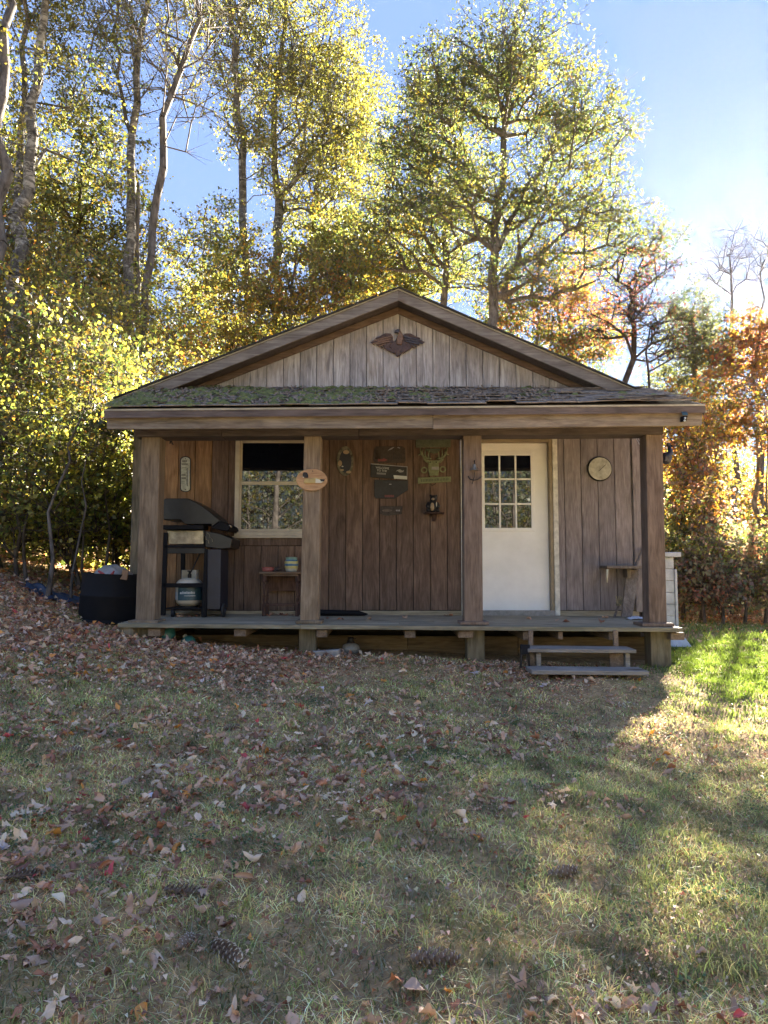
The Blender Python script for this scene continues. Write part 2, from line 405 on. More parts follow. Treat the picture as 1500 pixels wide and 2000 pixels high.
# cut the openings out of the backing wall
bpy.data.objects.remove(front_wall)
wall = MB()
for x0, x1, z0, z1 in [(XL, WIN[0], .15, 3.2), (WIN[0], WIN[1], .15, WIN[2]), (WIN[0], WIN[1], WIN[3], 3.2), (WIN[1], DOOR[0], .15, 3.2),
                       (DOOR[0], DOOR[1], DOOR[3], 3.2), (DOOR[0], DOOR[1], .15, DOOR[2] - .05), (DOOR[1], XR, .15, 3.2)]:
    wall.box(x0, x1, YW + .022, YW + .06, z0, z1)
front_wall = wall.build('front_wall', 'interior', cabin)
gx = [PX(642 + 33.1 * k, YW) for k in range(-12, 20)]
SEAM = PZ(1066, YW)
def board(x0, x1, z0, z1, mat, parent, y=YW, name='siding_board'):
    if x1 - x0 < .02 or z1 - z0 < .02: return
    g = .0035
    MB().box(x0 + g, x1 - g, y + random.uniform(0, .0015), y + .02, z0, z1).build(name, mat, parent, bevel=.0025)
for a, b_ in zip(gx[:-1], gx[1:]):
    a, b_ = max(a, XL), min(b_, XR)
    if b_ - a < .01: continue
    cuts = sorted({a, b_} | {e for e in (WIN[0], WIN[1], DOOR[0], DOOR[1]) if a < e < b_})
    for x0, x1 in zip(cuts[:-1], cuts[1:]):
        c = (x0 + x1) / 2
        mat = 'siding_side' if c < PX(395, YW) else 'siding_right' if c > DOOR[1] else 'siding'
        if WIN[0] <= c <= WIN[1]:
            board(x0, x1, ZB, SEAM - .003, mat, front_wall); board(x0, x1, SEAM + .003, WIN[2], mat, front_wall); board(x0, x1, WIN[3], 3.18, mat, front_wall)
        elif DOOR[0] <= c <= DOOR[1]: board(x0, x1, DOOR[3], 3.18, mat, front_wall)
        else: board(x0, x1, ZB + random.uniform(-.004, .004), 3.18, mat, front_wall)
# side and back walls
for sx, xw in ((-1, XL), (1, XR)):
    sw = MB().box(min(xw, xw - sx * .04), max(xw, xw - sx * .04), YW + .062, YB, .1, 3.05).build('side_wall', 'interior', cabin)
    for k in range(27):
        y0 = YW + .07 + k * .2032
        MB().box(min(xw, xw + sx * .02) + .0005, max(xw, xw + sx * .02), y0 + .0035, y0 + .1997, .22, 3.03).build('siding_board', 'siding', sw, bevel=.0025)
MB().box(XL, XR, YB + .005, YB + .06, .1, 3.05).build('back_wall', 'siding', cabin)
MB().box(XL + .05, XR - .05, YW + .07, YB - .01, .2, .40).build('floor', 'interior', cabin)
for sx, xw in ((-1, XL), (1, XR)):
    MB().box(min(xw, xw + sx * .045) - (.06 if sx > 0 else 0), max(xw, xw + sx * .045) + (.06 if sx < 0 else 0), YW - .022, YW - .002, ZB - .02, 3.1).build('corner_board', 'foot' if sx < 0 else 'siding_right', cabin, bevel=.004)
MB().box(PX(314, YW), PX(903, YW), YW - .012, YW + .018, PZ(1202, YW), ZB - .006).build('sill_board', 'sill', cabin, bevel=.004)
MB().box(PX(1092, YW), XR - .02, YW - .010, YW + .018, PZ(1207, YW), ZB - .006).build('sill_board', 'sill', cabin, bevel=.004)
MB().box(WIN[0] - .01, WIN[1], YW - .008, YW + .0, SEAM + .004, WIN[2] - .002).build('window_apron', 'siding', cabin, bevel=.002)

# gable: roof lines
YR = 8.33
rL, rK, rR = P(223, 779, YR), P(778, 563, YR), P(1272, 773, YR)
def zroof(x):
    return rL.z + (rK.z - rL.z) * (x - rL.x) / (rK.x - rL.x) if x < rK.x else rK.z + (rR.z - rK.z) * (x - rK.x) / (rR.x - rK.x)
SOF = rK.z - P(778, 599, YW - .03).z; FRZ = P(778, 599, YW - .03).z - P(778, 612, YW - .03).z; RKB = rK.z - P(778, 587, YR).z
zg0 = 3.14
gable = MB().prism([(XL, YW + .03, 3.0), (XR, YW + .03, 3.0), (XR, YW + .03, zroof(XR) - SOF), (rK.x, YW + .03, rK.z - SOF), (XL, YW + .03, zroof(XL) - SOF)], (0, .03, 0)).build('gable', 'interior', cabin)
g0 = P(780.7, 700, YW).x
for k in range(-16, 16):
    x0, x1 = g0 + k * .2043 + .0035, g0 + (k + 1) * .2043 - .0035
    x0, x1 = max(x0, XL), min(x1, XR)
    if x1 - x0 < .03: continue
    top = lambda x: zroof(x) - SOF - .02
    if max(top(x0), top(x1)) < zg0 + .03: continue
    poly = [(x0, YW, zg0), (x1, YW, zg0)]
    t1, t0 = max(top(x1), zg0 + .005), max(top(x0), zg0 + .005)
    poly += [(x1, YW, t1)] + ([(rK.x, YW, top(rK.x))] if x0 < rK.x < x1 else []) + [(x0, YW, t0)]
    MB().prism(poly, (0, .022, 0)).build('gable_board', 'gable', gable, bevel=.002)
# roof slabs, shingle edge, drip strip, rake boards, frieze
roof = MB()
for a, b_ in ((rL, rK), (rK, rR)):
    roof.slab([(a.x, YR + .035, a.z - SOF + .003), (b_.x, YR + .035, b_.z - SOF + .003), (b_.x, YR + .035, b_.z - .03), (a.x, YR + .035, a.z - .03)], (0, YB + .35 - YR, 0))
roof = roof.build('roof', 'beam', cabin)
n = 0
for a, b_ in ((rL, rK), (rK, rR)):
    d = (b_ - a); L_ = d.length; u = d / L_; ext = .02
    a2 = a - u * ext if a is rL else a; b2 = b_ if a is rL else b_ + u * ext
    up = Vector((0, 0, 1 / u.x))
    def strip(y0, t0, t1, dep): return MB().slab([a2 + up * t0 + Vector((0, y0 - YR, 0)), b2 + up * t0 + Vector((0, y0 - YR, 0)), b2 + up * t1 + Vector((0, y0 - YR, 0)), a2 + up * t1 + Vector((0, y0 - YR, 0))], (0, dep, 0))
    strip(YR - .012, -.020, -.006, .04).build('drip_edge', 'drip', roof)
    strip(YR, -RKB * .93, -.021, .03).build('rake_board', 'rake', roof, bevel=.004)
    strip(YW - .03, (-SOF - FRZ) * u.x, (-SOF - .004) * u.x, .028).build('frieze_board', 'frieze', roof, bevel=.003)
    for k in range(int(L_ / .305) + 1):       # the shingle ends showing along the rake
        s0, s1 = k * .305, min((k + 1) * .305 - .006, L_)
        if s1 <= s0: continue
        w = random.uniform(-.004, .006)
        MB().slab([a + u * s0 + up * (-.004) + Vector((0, -.035 + w, 0)), a + u * s1 + up * (-.004) + Vector((0, -.035 + w, 0)),
                   a + u * s1 + up * (.012 + w) + Vector((0, -.035 + w, 0)), a + u * s0 + up * (.016 + w) + Vector((0, -.035 + w, 0))], (0, YB - YR + .4, 0)).build('shingle', 'shingle_dark', roof)

# porch roof
YE = 7.05
pa, pb = P(204, 795, YE), P(1377, 785, YE)
zw = PZ(757, YW)
pcc, pd = Vector((pb.x, YW - .005, zw)), Vector((pa.x, YW - .005, zw))
proof = MB().slab([pa + Vector((0, 0, -.11)), pb + Vector((0, 0, -.11)), pcc + Vector((0, 0, -.11)), pd + Vector((0, 0, -.11))], (0, 0, .085)).build('porch_roof', 'beam', cabin)
def pr(u, v, h=0.0):          # point on the porch roof: u along the eave, v up the slope
    q = pa.lerp(pb, u).lerp(pd.lerp(pcc, u), v); return q + Vector((0, -.33 * h, .94 * h))
rows = 11
for j in range(rows):
    v0, v1 = j / rows, min((j + 1.35) / rows, 1.0)
    k = 0; u = -.025 * (j % 2)
    while u < 1:
        du = random.uniform(.046, .054); u0, u1 = max(u, 0) + .0006, min(u + du, 1) - .0006; u += du
        if u1 - u0 < .008: continue
        curl = random.uniform(0, .012) + (.028 * random.random() ** 2 if u0 > .42 else 0)
        j0 = -.015 * random.random() if j else -.012
        h0, h1 = .012 + curl * random.random(), .012 + curl * random.random()
        MB().slab([pr(u0, v0 + j0, h0 - .008), pr(u1, v0 + j0, h1 - .008), pr(u1, v1, -.004), pr(u0, v1, -.004)], (0, -.002, .009)).build('shingle', 'shingle', proof)
MB().slab([pa + Vector((0, -.006, -.040)), pb + Vector((0, -.006, -.040)), pb + Vector((0, -.006, -.022)), pa + Vector((0, -.006, -.022))], (0, .03, 0)).build('drip_edge', 'drip', proof)
# moss and needle litter that grew on it
def lumps(count, ufun, smin, smax, flat, seed):
    rs = random.Random(seed); m = MB()
    for _ in range(count):
        u, v = ufun(rs); s = rs.uniform(smin, smax); c = pr(u, v, .008)
        k = 7; top = c + Vector((rs.uniform(-.2, .2) * s, 0, s * flat))
        ring = [c + Vector((math.cos(2 * PI * i / k) * s * rs.uniform(.7, 1.3), math.sin(2 * PI * i / k) * s * .9, math.sin(2 * PI * i / k) * s * .32 - .004)) for i in range(k)]
        mid = [(p * .45 + c * .55) + Vector((0, 0, s * flat * rs.uniform(.7, 1.0))) for p in ring]
        m.add(ring + mid + [top], [(i, (i + 1) % k, k + (i + 1) % k, k + i) for i in range(k)] + [(k + i, k + (i + 1) % k, 2 * k) for i in range(k)])
    return m
def mossy(rs):
    while True:
        u, v = rs.random() ** 1.3, rs.random()
        w = (.95 if u < .45 else .25 if u < .62 else .05) * (1 - .5 * v)
        if rs.random() < w * (.35 + .65 * (math.sin(u * 60) + math.sin(u * 23 + v * 5) > .35)): return u, v * .93 + .01
lumps(640, mossy, .02, .075, .5, 3).build('moss', 'moss', proof, smooth=True, kind='stuff')
def littery(rs): return rs.random() ** 1.4 * .8, rs.random() * .9 + .04
lm = MB(); rs = random.Random(9)
for _ in range(3000):
    u, v = littery(rs); c = pr(u, v, .014); a = rs.uniform(0, PI); l = rs.uniform(.012, .06)
    d = Vector((math.cos(a), math.sin(a) * .94, math.sin(a) * .33)) * l; w = Vector((-d.y, d.x, 0)).normalized() * rs.uniform(.003, .012)
    h = Vector((0, 0, rs.uniform(.004, .03)))
    lm.add([c - d - w, c - d + w, c + d + w + h, c + d - w + h], [(0, 1, 2, 3)])
lm.build('needle_litter', 'lichen', proof, kind='stuff')

MB().pix([(209, 838), (845.5, 836), (845.5, 797), (207, 800)], 7.105, .035).build('porch_fascia', 'fascia', cabin, bevel=.004)
MB().pix([(845.5, 838), (1371, 831), (1373, 790), (845.5, 797)], 7.10, .035).build('porch_fascia', 'fascia', cabin, bevel=.004)
bz = [P(262, 853, 7.36), P(1297, 847.5, 7.36)]
xs = [bz[0].x, PX(428, 7.36), PX(700, 7.36), bz[1].x]
for x0, x1 in zip(xs[:-1], xs[1:]):
    f = lambda x: bz[0].z + (bz[1].z - bz[0].z) * (x - bz[0].x) / (bz[1].x - bz[0].x)
    MB().slab([(x0 + .002, 7.36, f(x0)), (x1 - .002, 7.36, f(x1)), (x1 - .002, 7.36, f(x1) + .2), (x0 + .002, 7.36, f(x0) + .2)], (0, .26, 0)).build('porch_beam', 'beam', cabin, bevel=.005)
for k in range(11):                           # rafters under the porch roof
    u = .045 + k * .091; q0, q1 = pr(u, .1, 0), pr(u, .99, 0)
    MB().slab([q0 + Vector((-.02, 0, -.235)), q0 + Vector((.02, 0, -.235)), q0 + Vector((.02, 0, -.113)), q0 + Vector((-.02, 0, -.113))], q1 - q0).build('rafter', 'beam', proof)

# posts
def post(q, mat, trim, foot):
    o = MB().pix(q, 7.40, .195).build('porch_post', mat, cabin, bevel=.006)
    x0, x1, y0, y1 = trim
    z0, z1 = PZ(y1, 7.355), PZ(y0, 7.355)
    MB().box(PX(x0, 7.355), PX(x1, 7.355), 7.355, 7.64, z0, z1).build('post_base_trim', mat, o, bevel=.004)
    if foot:
        fx0, fx1, fy0, fy1 = foot
        MB().box(PX(fx0, 7.42), PX(fx1, 7.42), 7.42, 7.61, PZ(fy1, 7.42) - .12, PZ(fy0, 7.42)).build('post_foot', 'foot', o, bevel=.006)
post([(264, 1214), (302, 1214), (313, 850), (276.5, 850)], 'post', (252, 310, 1212, 1217.5), (263, 298, 1223, 1262))
post([(586, 1217), (622, 1217), (627, 850), (594, 850)], 'post', (578, 629, 1212, 1218.5), (585, 618, 1225, 1276))
post([(907, 1219), (943.5, 1219), (940.5, 850), (905, 850)], 'post_red', (898, 954, 1214.5, 1220.5), (911, 945, 1228, 1294))
post([(1268.5, 1222), (1303, 1222), (1294, 848), (1261.5, 848)], 'post_red', (1252, 1314, 1217.5, 1224), (1267, 1306, 1231, 1314))
# deck
d0, d1 = P(230, 1217.5, 7.28), P(1335, 1226.5, 7.28)
e0, e1 = Vector((d0.x, YW - .02, PZ(1198, YW))), Vector((d1.x, YW - .02, PZ(1203.5, YW)))
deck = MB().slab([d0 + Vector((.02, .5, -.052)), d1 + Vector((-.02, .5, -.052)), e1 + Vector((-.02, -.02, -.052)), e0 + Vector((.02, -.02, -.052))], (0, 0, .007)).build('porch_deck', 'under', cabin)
nb = 9
for k in range(nb):
    t0, t1 = k / nb, (k + 1) / nb - .007
    q = [d0.lerp(e0, t0), d1.lerp(e1, t0), d1.lerp(e1, t1), d0.lerp(e0, t1)]
    ov = random.uniform(-.015, .015); q[0].x += ov; q[3].x += ov; q[1].x += random.uniform(-.012, .012); q[2].x = q[1].x
    cut = random.uniform(.3, .7); s = q[0].lerp(q[1], cut), q[3].lerp(q[2], cut)
    for qq in ([q[0], s[0] - Vector((.001, 0, 0)), s[1] - Vector((.001, 0, 0)), q[3]], [s[0] + Vector((.001, 0, 0)), q[1], q[2], s[1] + Vector((.001, 0, 0))]):
        MB().slab([p + Vector((0, 0, -.042)) for p in qq], (0, 0, .042)).build('deck_board', 'deck_edge' if k == 0 else 'deck', deck, bevel=.003)
def deck_z(x, y):
    t = (y - d0.y) / (e0.y - d0.y); a = (x - d0.x) / (d1.x - d0.x)
    return d0.lerp(e0, t).lerp(d1.lerp(e1, t), a).z
for x0, x1, y0, y1 in [(292, 316, 1226, 1243), (459, 482, 1226.5, 1243), (619, 639.5, 1227, 1245), (790, 811, 1228, 1246), (894, 923, 1229, 1246), (1020, 1029.5, 1230.5, 1250), (1088, 1097, 1231, 1249), (1186, 1195, 1232, 1250), (1306, 1333, 1233.5, 1250)]:
    MB().box(PX(x0, 7.33), PX(x1, 7.33), 7.33, YW - .1, PZ(y1, 7.33), min(PZ(y0, 7.33), deck_z(PX(x0, 7.33), 7.4) - .055)).build('joist', 'joist', deck, bevel=.004)
lg = P(246, 1235, 7.31)
smooth_by_angle(MB().lathe([(.0, 0), (.075, .002), (.082, .02), (.082, 1.2), (0, 1.21)], (lg.x, lg.y, lg.z), 16, 'Y').build('log_beam', 'foot', deck))
for x0, x1 in [(366, 584), (584, 796), (796, 1010), (1010, 1264)]:
    zt = PZ(1240 + (x0 - 366) * .006, 7.9)
    MB().box(PX(x0, 7.9) + .003, PX(x1, 7.9) - .003, 7.9, 7.94, PZ(1283, 7.9) - .1, zt + random.uniform(-.004, .004)).build('skirt_board', 'skirt', deck, bevel=.004)
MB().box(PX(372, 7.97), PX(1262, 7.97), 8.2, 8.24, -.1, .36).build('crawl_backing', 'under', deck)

# window
wx0, wx1, wz0, wz1 = WIN
Yf = YW - .03
win = MB()
win.box(wx0, wx0 + .055, Yf, YW + .05, wz0, wz1).box(wx1 - .055, wx1, Yf, YW + .05, wz0, wz1)
win.box(wx0 + .055, wx1 - .055, Yf, YW + .05, wz1 - .03, wz1).box(wx0 + .055, wx1 - .055, Yf, YW + .05, wz0, wz0 + .05)
win.box(wx0 - .02, wx1 + .02, Yf - .02, YW + .0, wz0 - .025, wz0 - .002)
window = win.build('window', 'cream', cabin, bevel=.003)
rail0, rail1 = PZ(949, YW), PZ(940.5, YW)
for nm, y, z0, z1 in (('sash_lower', YW - .018, wz0 + .052, rail1), ('sash_upper', YW + .006, rail0, wz1 - .032)):
    m = MB(); a0, a1 = wx0 + .057, wx1 - .057; t = .022
    m.box(a0, a0 + t, y, y + .02, z0, z1).box(a1 - t, a1, y, y + .02, z0, z1)
    m.box(a0 + t, a1 - t, y, y + .02, z0, z0 + t + .012).box(a0 + t, a1 - t, y, y + .02, z1 - t - .022, z1)
    m.build('sash', 'cream', window, bevel=.002)
    MB().box(a0 + t, a1 - t, y + .011, y + .016, z0 + t + .012, z1 - t - .022).build('pane', 'glass', window)
# door
dx0, dx1, dz0, dz1 = DOOR
dr = MB(); Yd = YW - .02
dr.box(dx0, dx0 + .048, Yd, YW + .018, dz0 - .02, dz1).box(dx1 - .06, dx1, Yd, YW + .018, dz0 - .02, dz1).box(dx0 + .048, dx1 - .06, Yd, YW + .018, dz1 - .05, dz1)
door = dr.build('door', 'trim_white', cabin, bevel=.003)
ja0, ja1 = dx0 + .048, dx1 - .06
MB().box(ja1 - .04, ja1 - .001, Yd + .012, YW + .14, dz0, dz1 - .052).box(ja0 + .001, ja0 + .04, Yd + .012, YW + .14, dz0, dz1 - .052).box(ja0 + .041, ja1 - .041, Yd + .012, YW + .14, dz1 - .09, dz1 - .052).build('door_jamb', 'jamb', door, bevel=.003)
ys = YW + .075
sx0, sx1, sz0, sz1 = ja0 + .043, ja1 - .043, PZ(1192, ys), dz1 - .093
lx0, lx1, lz0, lz1 = PX(946, ys), PX(1041, ys), PZ(1033, ys), PZ(888, ys)
MB().box(sx0, lx0, ys, ys + .045, sz0, sz1).box(lx1, sx1, ys, ys + .045, sz0, sz1).box(lx0, lx1, ys, ys + .045, sz0, lz0).box(lx0, lx1, ys, ys + .045, lz1, sz1).build('door_panel', 'white', door)
fr = MB(); t = .03
fr.box(lx0 - t, lx0 + .012, ys - .014, ys - .001, lz0 - t, lz1 + t).box(lx1 - .012, lx1 + t, ys - .014, ys - .001, lz0 - t, lz1 + t)
fr.box(lx0 + .012, lx1 - .012, ys - .014, ys - .001, lz0 - t, lz0 + .012).box(lx0 + .012, lx1 - .012, ys - .014, ys - .001, lz1 - .012, lz1 + t)
fr.build('window_frame', 'white', door, bevel=.003)
cw, ch = (lx1 - lx0) / 3, (lz1 - lz0) / 3
for i in (1, 2):
    MB().box(lx0 + i * cw - .011, lx0 + i * cw + .011, ys - .012, ys + .004, lz0 + .013, lz1 - .013).build('muntin', 'white', door, bevel=.003)
    for j in range(3):
        a = lx0 + j * cw + .0125; MB().box(a, a + cw - .025, ys - .011, ys + .004, lz0 + i * ch - .011, lz0 + i * ch + .011).build('muntin', 'white', door, bevel=.003)
for i in range(3):
    for j in range(3):
        MB().box(lx0 + i * cw + .001, lx0 + (i + 1) * cw - .001, ys + .006, ys + .012, lz0 + j * ch + .001, lz0 + (j + 1) * ch - .001).build('pane', 'glass', door)
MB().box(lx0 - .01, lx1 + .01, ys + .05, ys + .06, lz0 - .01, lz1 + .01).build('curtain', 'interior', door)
MB().box(ja0, ja1, YW - .03, YW + .12, dz0 - .04, PZ(1192.5, YW)).build('threshold', 'concrete', door, bevel=.004)
MB().box(ja0 - .04, ja1 + .05, YW - .016, YW + .02, PZ(1206, YW), dz0 - .042).build('threshold_board', 'siding', door, bevel=.003)
MB().box(sx1 - .1, sx1 - .07, ys - .05, ys - .002, PZ(1060, ys), PZ(1052, ys)).build('handle', 'white', door, bevel=.006) if False else None

# steps
st = thing('porch_steps', 'two-tread grey wooden steps leading up to the porch deck', 'steps', (1.9, 7.0, 0.05))
def tread(x0, x1, Y, dep, yt, yb):
    MB().slab([P(x0, yb, Y), P(x1, yb + 2, Y), P(x1, yt + 2, Y), P(x0, yt, Y)], (random.uniform(-.01, .01), dep, .004)).build('tread', 'tread', st, bevel=.004)
tread(1031, 1243, 6.98, .27, 1267, 1274)
tread(1039, 1268, 6.70, .26, 1309, 1317.5)
for px in (1050, 1222):
    x = PX(px, 7.02); MB().box(x - .025, x + .02, 7.02, 7.22, float(gz(x, 7.1)) - .06, PZ(1276, 7.0)).build('leg', 'tread', st, bevel=.004)
    MB().box(x - .16 if px > 1100 else x - .11, x - .027, 7.06, 7.09, float(gz(x, 7.1)) - .06, PZ(1277, 7.0)).build('riser_board', 'joist', st, bevel=.004)
    x = PX(px + 8, 6.75); MB().box(x - .05, x + .05, 6.76, 6.95, float(gz(x, 6.8)) - .06, PZ(1319, 6.72)).build('leg', 'joist', st, bevel=.004)
for px in (1035, 1200):
    x = PX(px, 7.24); MB().box(x - .022, x + .022, 7.24, 7.275, PZ(1268, 7.2), PZ(1231, 7.26)).build('hanger', 'joist', st, bevel=.004)
# ------------------------------------------------------------------ fast meshes from arrays
def np_mesh(name, V, quads=None, tris=None, col=None, smooth=False):
    me = bpy.data.meshes.new(name)
    V = np.asarray(V, np.float32); me.vertices.add(len(V)); me.vertices.foreach_set('co', V.ravel())
    loops = []; starts = []; s = 0
    for F_, k in ((quads, 4), (tris, 3)):
        if F_ is not None and len(F_):
            F_ = np.asarray(F_, np.int32); loops.append(F_.ravel()); starts.append(s + np.arange(len(F_), dtype=np.int32) * k); s += len(F_) * k
    loops = np.concatenate(loops); starts = np.concatenate(starts)
    me.loops.add(len(loops)); me.loops.foreach_set('vertex_index', loops)
    me.polygons.add(len(starts)); me.polygons.foreach_set('loop_start', starts)
    if smooth: me.polygons.foreach_set('use_smooth', np.ones(len(starts), bool))
    me.update(calc_edges=True)
    if col is not None:
        a = me.color_attributes.new('Col', 'FLOAT_COLOR', 'POINT')
        c = np.ones((len(V), 4), np.float32); c[:, :3] = col; a.data.foreach_set('color', c.ravel())
    return me
def np_obj(name, me, mat, parent=None):
    me.materials.append(M[mat]); return link(bpy.data.objects.new(name, me), parent)
def unit(v): return v / np.maximum(np.linalg.norm(v, axis=-1, keepdims=True), 1e-9)

def tubes(A, B, ra, rb, n=5):
    """tapered tubes between point arrays A and B"""
    d = unit(B - A); ref = np.where(np.abs(d[:, 2:3]) < .9, [[0, 0, 1.]], [[1., 0, 0]])
    u = unit(np.cross(d, ref)); w = np.cross(d, u)
    t = np.arange(n) * 2 * PI / n; c, s = np.cos(t)[None, :, None], np.sin(t)[None, :, None]
    ring = u[:, None] * c + w[:, None] * s
    va = A[:, None] + ring * ra[:, None, None]; vb = B[:, None] + ring * rb[:, None, None]
    V = np.concatenate([va, vb], 1).reshape(-1, 3)
    j = np.arange(n); q = np.stack([j, (j + 1) % n, (j + 1) % n + n, j + n], 1)
    Q = (np.arange(len(A)) * 2 * n)[:, None, None] + q[None]
    return V, Q.reshape(-1, 4)

def leaf_quads(C, axis, size, width, rg, fold=.25):
    n = len(C); nrm = unit(rg.normal(size=(n, 3)) + np.array([0, 0, .9]))
    b = unit(np.cross(axis, nrm)); nn = np.cross(b, axis)
    L = size[:, None] * .5; W = width[:, None] * .5; h = nn * (W * fold * 2)
    bow = -np.array([0, 0, 1.]) * (L * .15)
    V = np.stack([C - axis * L, C + b * W + h - axis * L * .1, C + axis * L + bow, C - b * W + h - axis * L * .1], 1).reshape(-1, 3)
    return V, (np.arange(n) * 4)[:, None] + np.arange(4)[None]

def pick_cols(pal, n, rg, clus=None):
    cols = np.array([c for c, w in pal]); w = np.array([w for c, w in pal], float); w /= w.sum()
    if clus is None: k = rg.choice(len(cols), n, p=w)
    else:                       # neighbouring leaves tend to have turned together
        base = rg.choice(len(cols), clus.max() + 1, p=w)
        k = np.where(rg.random(n) < .55, base[clus], rg.choice(len(cols), n, p=w))
    return cols[k] * rg.uniform(.7, 1.25, (n, 1)) * rg.uniform(.9, 1.1, (n, 3))

GREEN = (.060, .085, .022); OLIVE = (.112, .115, .026); LIME = (.175, .175, .034); YEL = (.255, .205, .035); GOLD = (.29, .175, .030)
ORAN = (.29, .12, .035); RED = (.23, .065, .045); DGREEN = (.038, .060, .020); RUST = (.19, .085, .045); GREYG = (.105, .112, .06); BRN = (.14, .095, .06)

def tree(name, label, cat, base, trunk, blobs, K, per, leaf, pal, bark='bark_grey', group=None, sigma=.30, r0=.16,
         seed=0, bole=.35, shell=.55, sides=6, tip=.007, flat=.8, bare=0.0, crook=.05, alpha=.45):
    """trunk: list of points (x, y, z above base); blobs: (cx, cy, cz, rx, ry, rz) world; limbs grow to spots spread through the blobs"""
    rg = np.random.default_rng(seed + 100)
    bx, by = base; b0 = np.array([bx, by, float(gz(bx, by)) - .1])
    tp = [np.array(p, float) + b0 for p in [(0, 0, 0)] + list(trunk)]
    nodes = []; par = []; plen = []
    for a, b_ in zip(tp[:-1], tp[1:]):            # trunk path
        k = max(2, int(np.linalg.norm(b_ - a) / .5))
        for i in range(k):
            q = a + (b_ - a) * i / k + (rg.normal(size=3) * [crook, crook, 0] if (i or nodes) else 0)
            nodes.append(q); par.append(len(nodes) - 2); plen.append(0 if len(nodes) == 1 else plen[-1] + np.linalg.norm(q - nodes[-2]))
    nodes.append(tp[-1]); par.append(len(nodes) - 2); plen.append(plen[-1] + .5)
    nt = len(nodes)
    hmin = tp[0][2] + bole * (tp[-1][2] - tp[0][2])
    bl = np.array(blobs, float); vol = bl[:, 3] * bl[:, 4] * bl[:, 5]; vol = vol ** .8; vol /= vol.sum()
    pick = rg.choice(len(bl), K, p=vol)
    d = unit(rg.normal(size=(K, 3))); rad = rg.random(K) ** shell
    T = bl[pick, :3] + d * rad[:, None] * bl[pick, 3:]
    T = T[T[:, 2] > gz(T[:, 0], T[:, 1]) + .25]; K = len(T)
    nd = np.array(nodes)
    order = np.argsort(np.min(np.linalg.norm(T[:, None] - nd[None], axis=2), axis=1))
    T = T[order]
    NA = np.zeros((nt + K * 14, 3)); NA[:nt] = nd; PL = np.zeros(nt + K * 14); PL[:nt] = plen; n = nt
    par = par + [0] * (K * 14); ends = []
    ok_low = NA[:nt, 2] >= hmin
    elig = np.zeros(len(NA), bool); elig[:nt] = ok_low; elig[nt - 1] = True
    for p in T:
        dd = np.linalg.norm(NA[:n] - p, axis=1)
        rise = p[2] - NA[:n, 2]
        cost = dd + .22 * PL[:n] + np.where(rise < dd * .12, 1.5 * (dd * .12 - rise), 0) + np.where(elig[:n], 0, 1e6)
        k = int(np.argmin(cost)); q0 = NA[k]; L = dd[k]
        m = int(np.clip(L / .45, 1, 12))
        pd = q0 - NA[par[k]] if par[k] >= 0 else np.array([0, 0, 1.]); pd = pd / (np.linalg.norm(pd) + 1e-9)
        ctrl = q0 + pd * L * .25 + (p - q0) * .25 + np.array([0, 0, .10 * L]) + rg.normal(size=3) * L * .08
        last = k
        for i in range(1, m + 1):
            t = i / m; q = (1 - t) ** 2 * q0 + 2 * t * (1 - t) * ctrl + t * t * p
            if i < m: q = q + rg.normal(size=3) * min(.04, .05 * L)
            NA[n] = q; par[n] = last; PL[n] = PL[last] + L / m; elig[n] = True; last = n; n += 1
        ends.append(last)
    NA = NA[:n]; par = np.array(par[:n])
    cnt = np.zeros(n); cnt[ends] = 1
    for i in range(n - 1, 0, -1): cnt[par[i]] += cnt[i]
    rr = tip * np.maximum(cnt, 1) ** alpha
    hz = NA[:, 2] - NA[0, 2]; H = max(hz[:nt].max(), .1)
    rt = r0 * (1 - .80 * np.clip(hz[:nt] / H, 0, 1)) * (1 + .5 * np.exp(-hz[:nt] / .25)); rr[:nt] = np.maximum(rt, np.minimum(rr[:nt], rt * 1.4))
    rr = np.minimum(rr, r0 * 1.6)
    # limbs never thicker than what they spring from
    for i in range(nt, n): rr[i] = min(rr[i], rr[par[i]] * .92 if par[i] < nt else rr[par[i]])
    e = np.arange(1, n); ra = rr[par[e]].copy(); lim = (e >= nt) & (par[e] < nt); ra[lim] = rr[e[lim]] * 1.05
    o = thing(name, label, cat, tuple(b0), group)
    thick = np.maximum(ra, rr[e]) > .02
    Va, Qa = tubes(NA[par[e[thick]]], NA[e[thick]], ra[thick], rr[e[thick]], sides)
    if (~thick).any():
        Vb, Qb = tubes(NA[par[e[~thick]]], NA[e[~thick]], ra[~thick], rr[e[~thick]], 4)
        Va, Qa = np.concatenate([Va, Vb]), np.concatenate([Qa, Qb + len(Va)])
    # twigs and leaves
    ends = np.array(ends); E = NA[ends]
    ntw = 6
    tw = np.repeat(E, ntw, 0); tdir = unit(rg.normal(size=tw.shape) * [1, 1, .42] + np.array([0, 0, .12]) + .8 * np.repeat(unit(E - NA[par[ends]]), ntw, 0))
    tl = rg.uniform(.5, 1.4, len(tw)) * sigma * 1.5
    twe = tw + tdir * tl[:, None]
    Vt, Qt = tubes(tw, twe, np.full(len(tw), tip * .75), np.full(len(tw), tip * .3), 3)
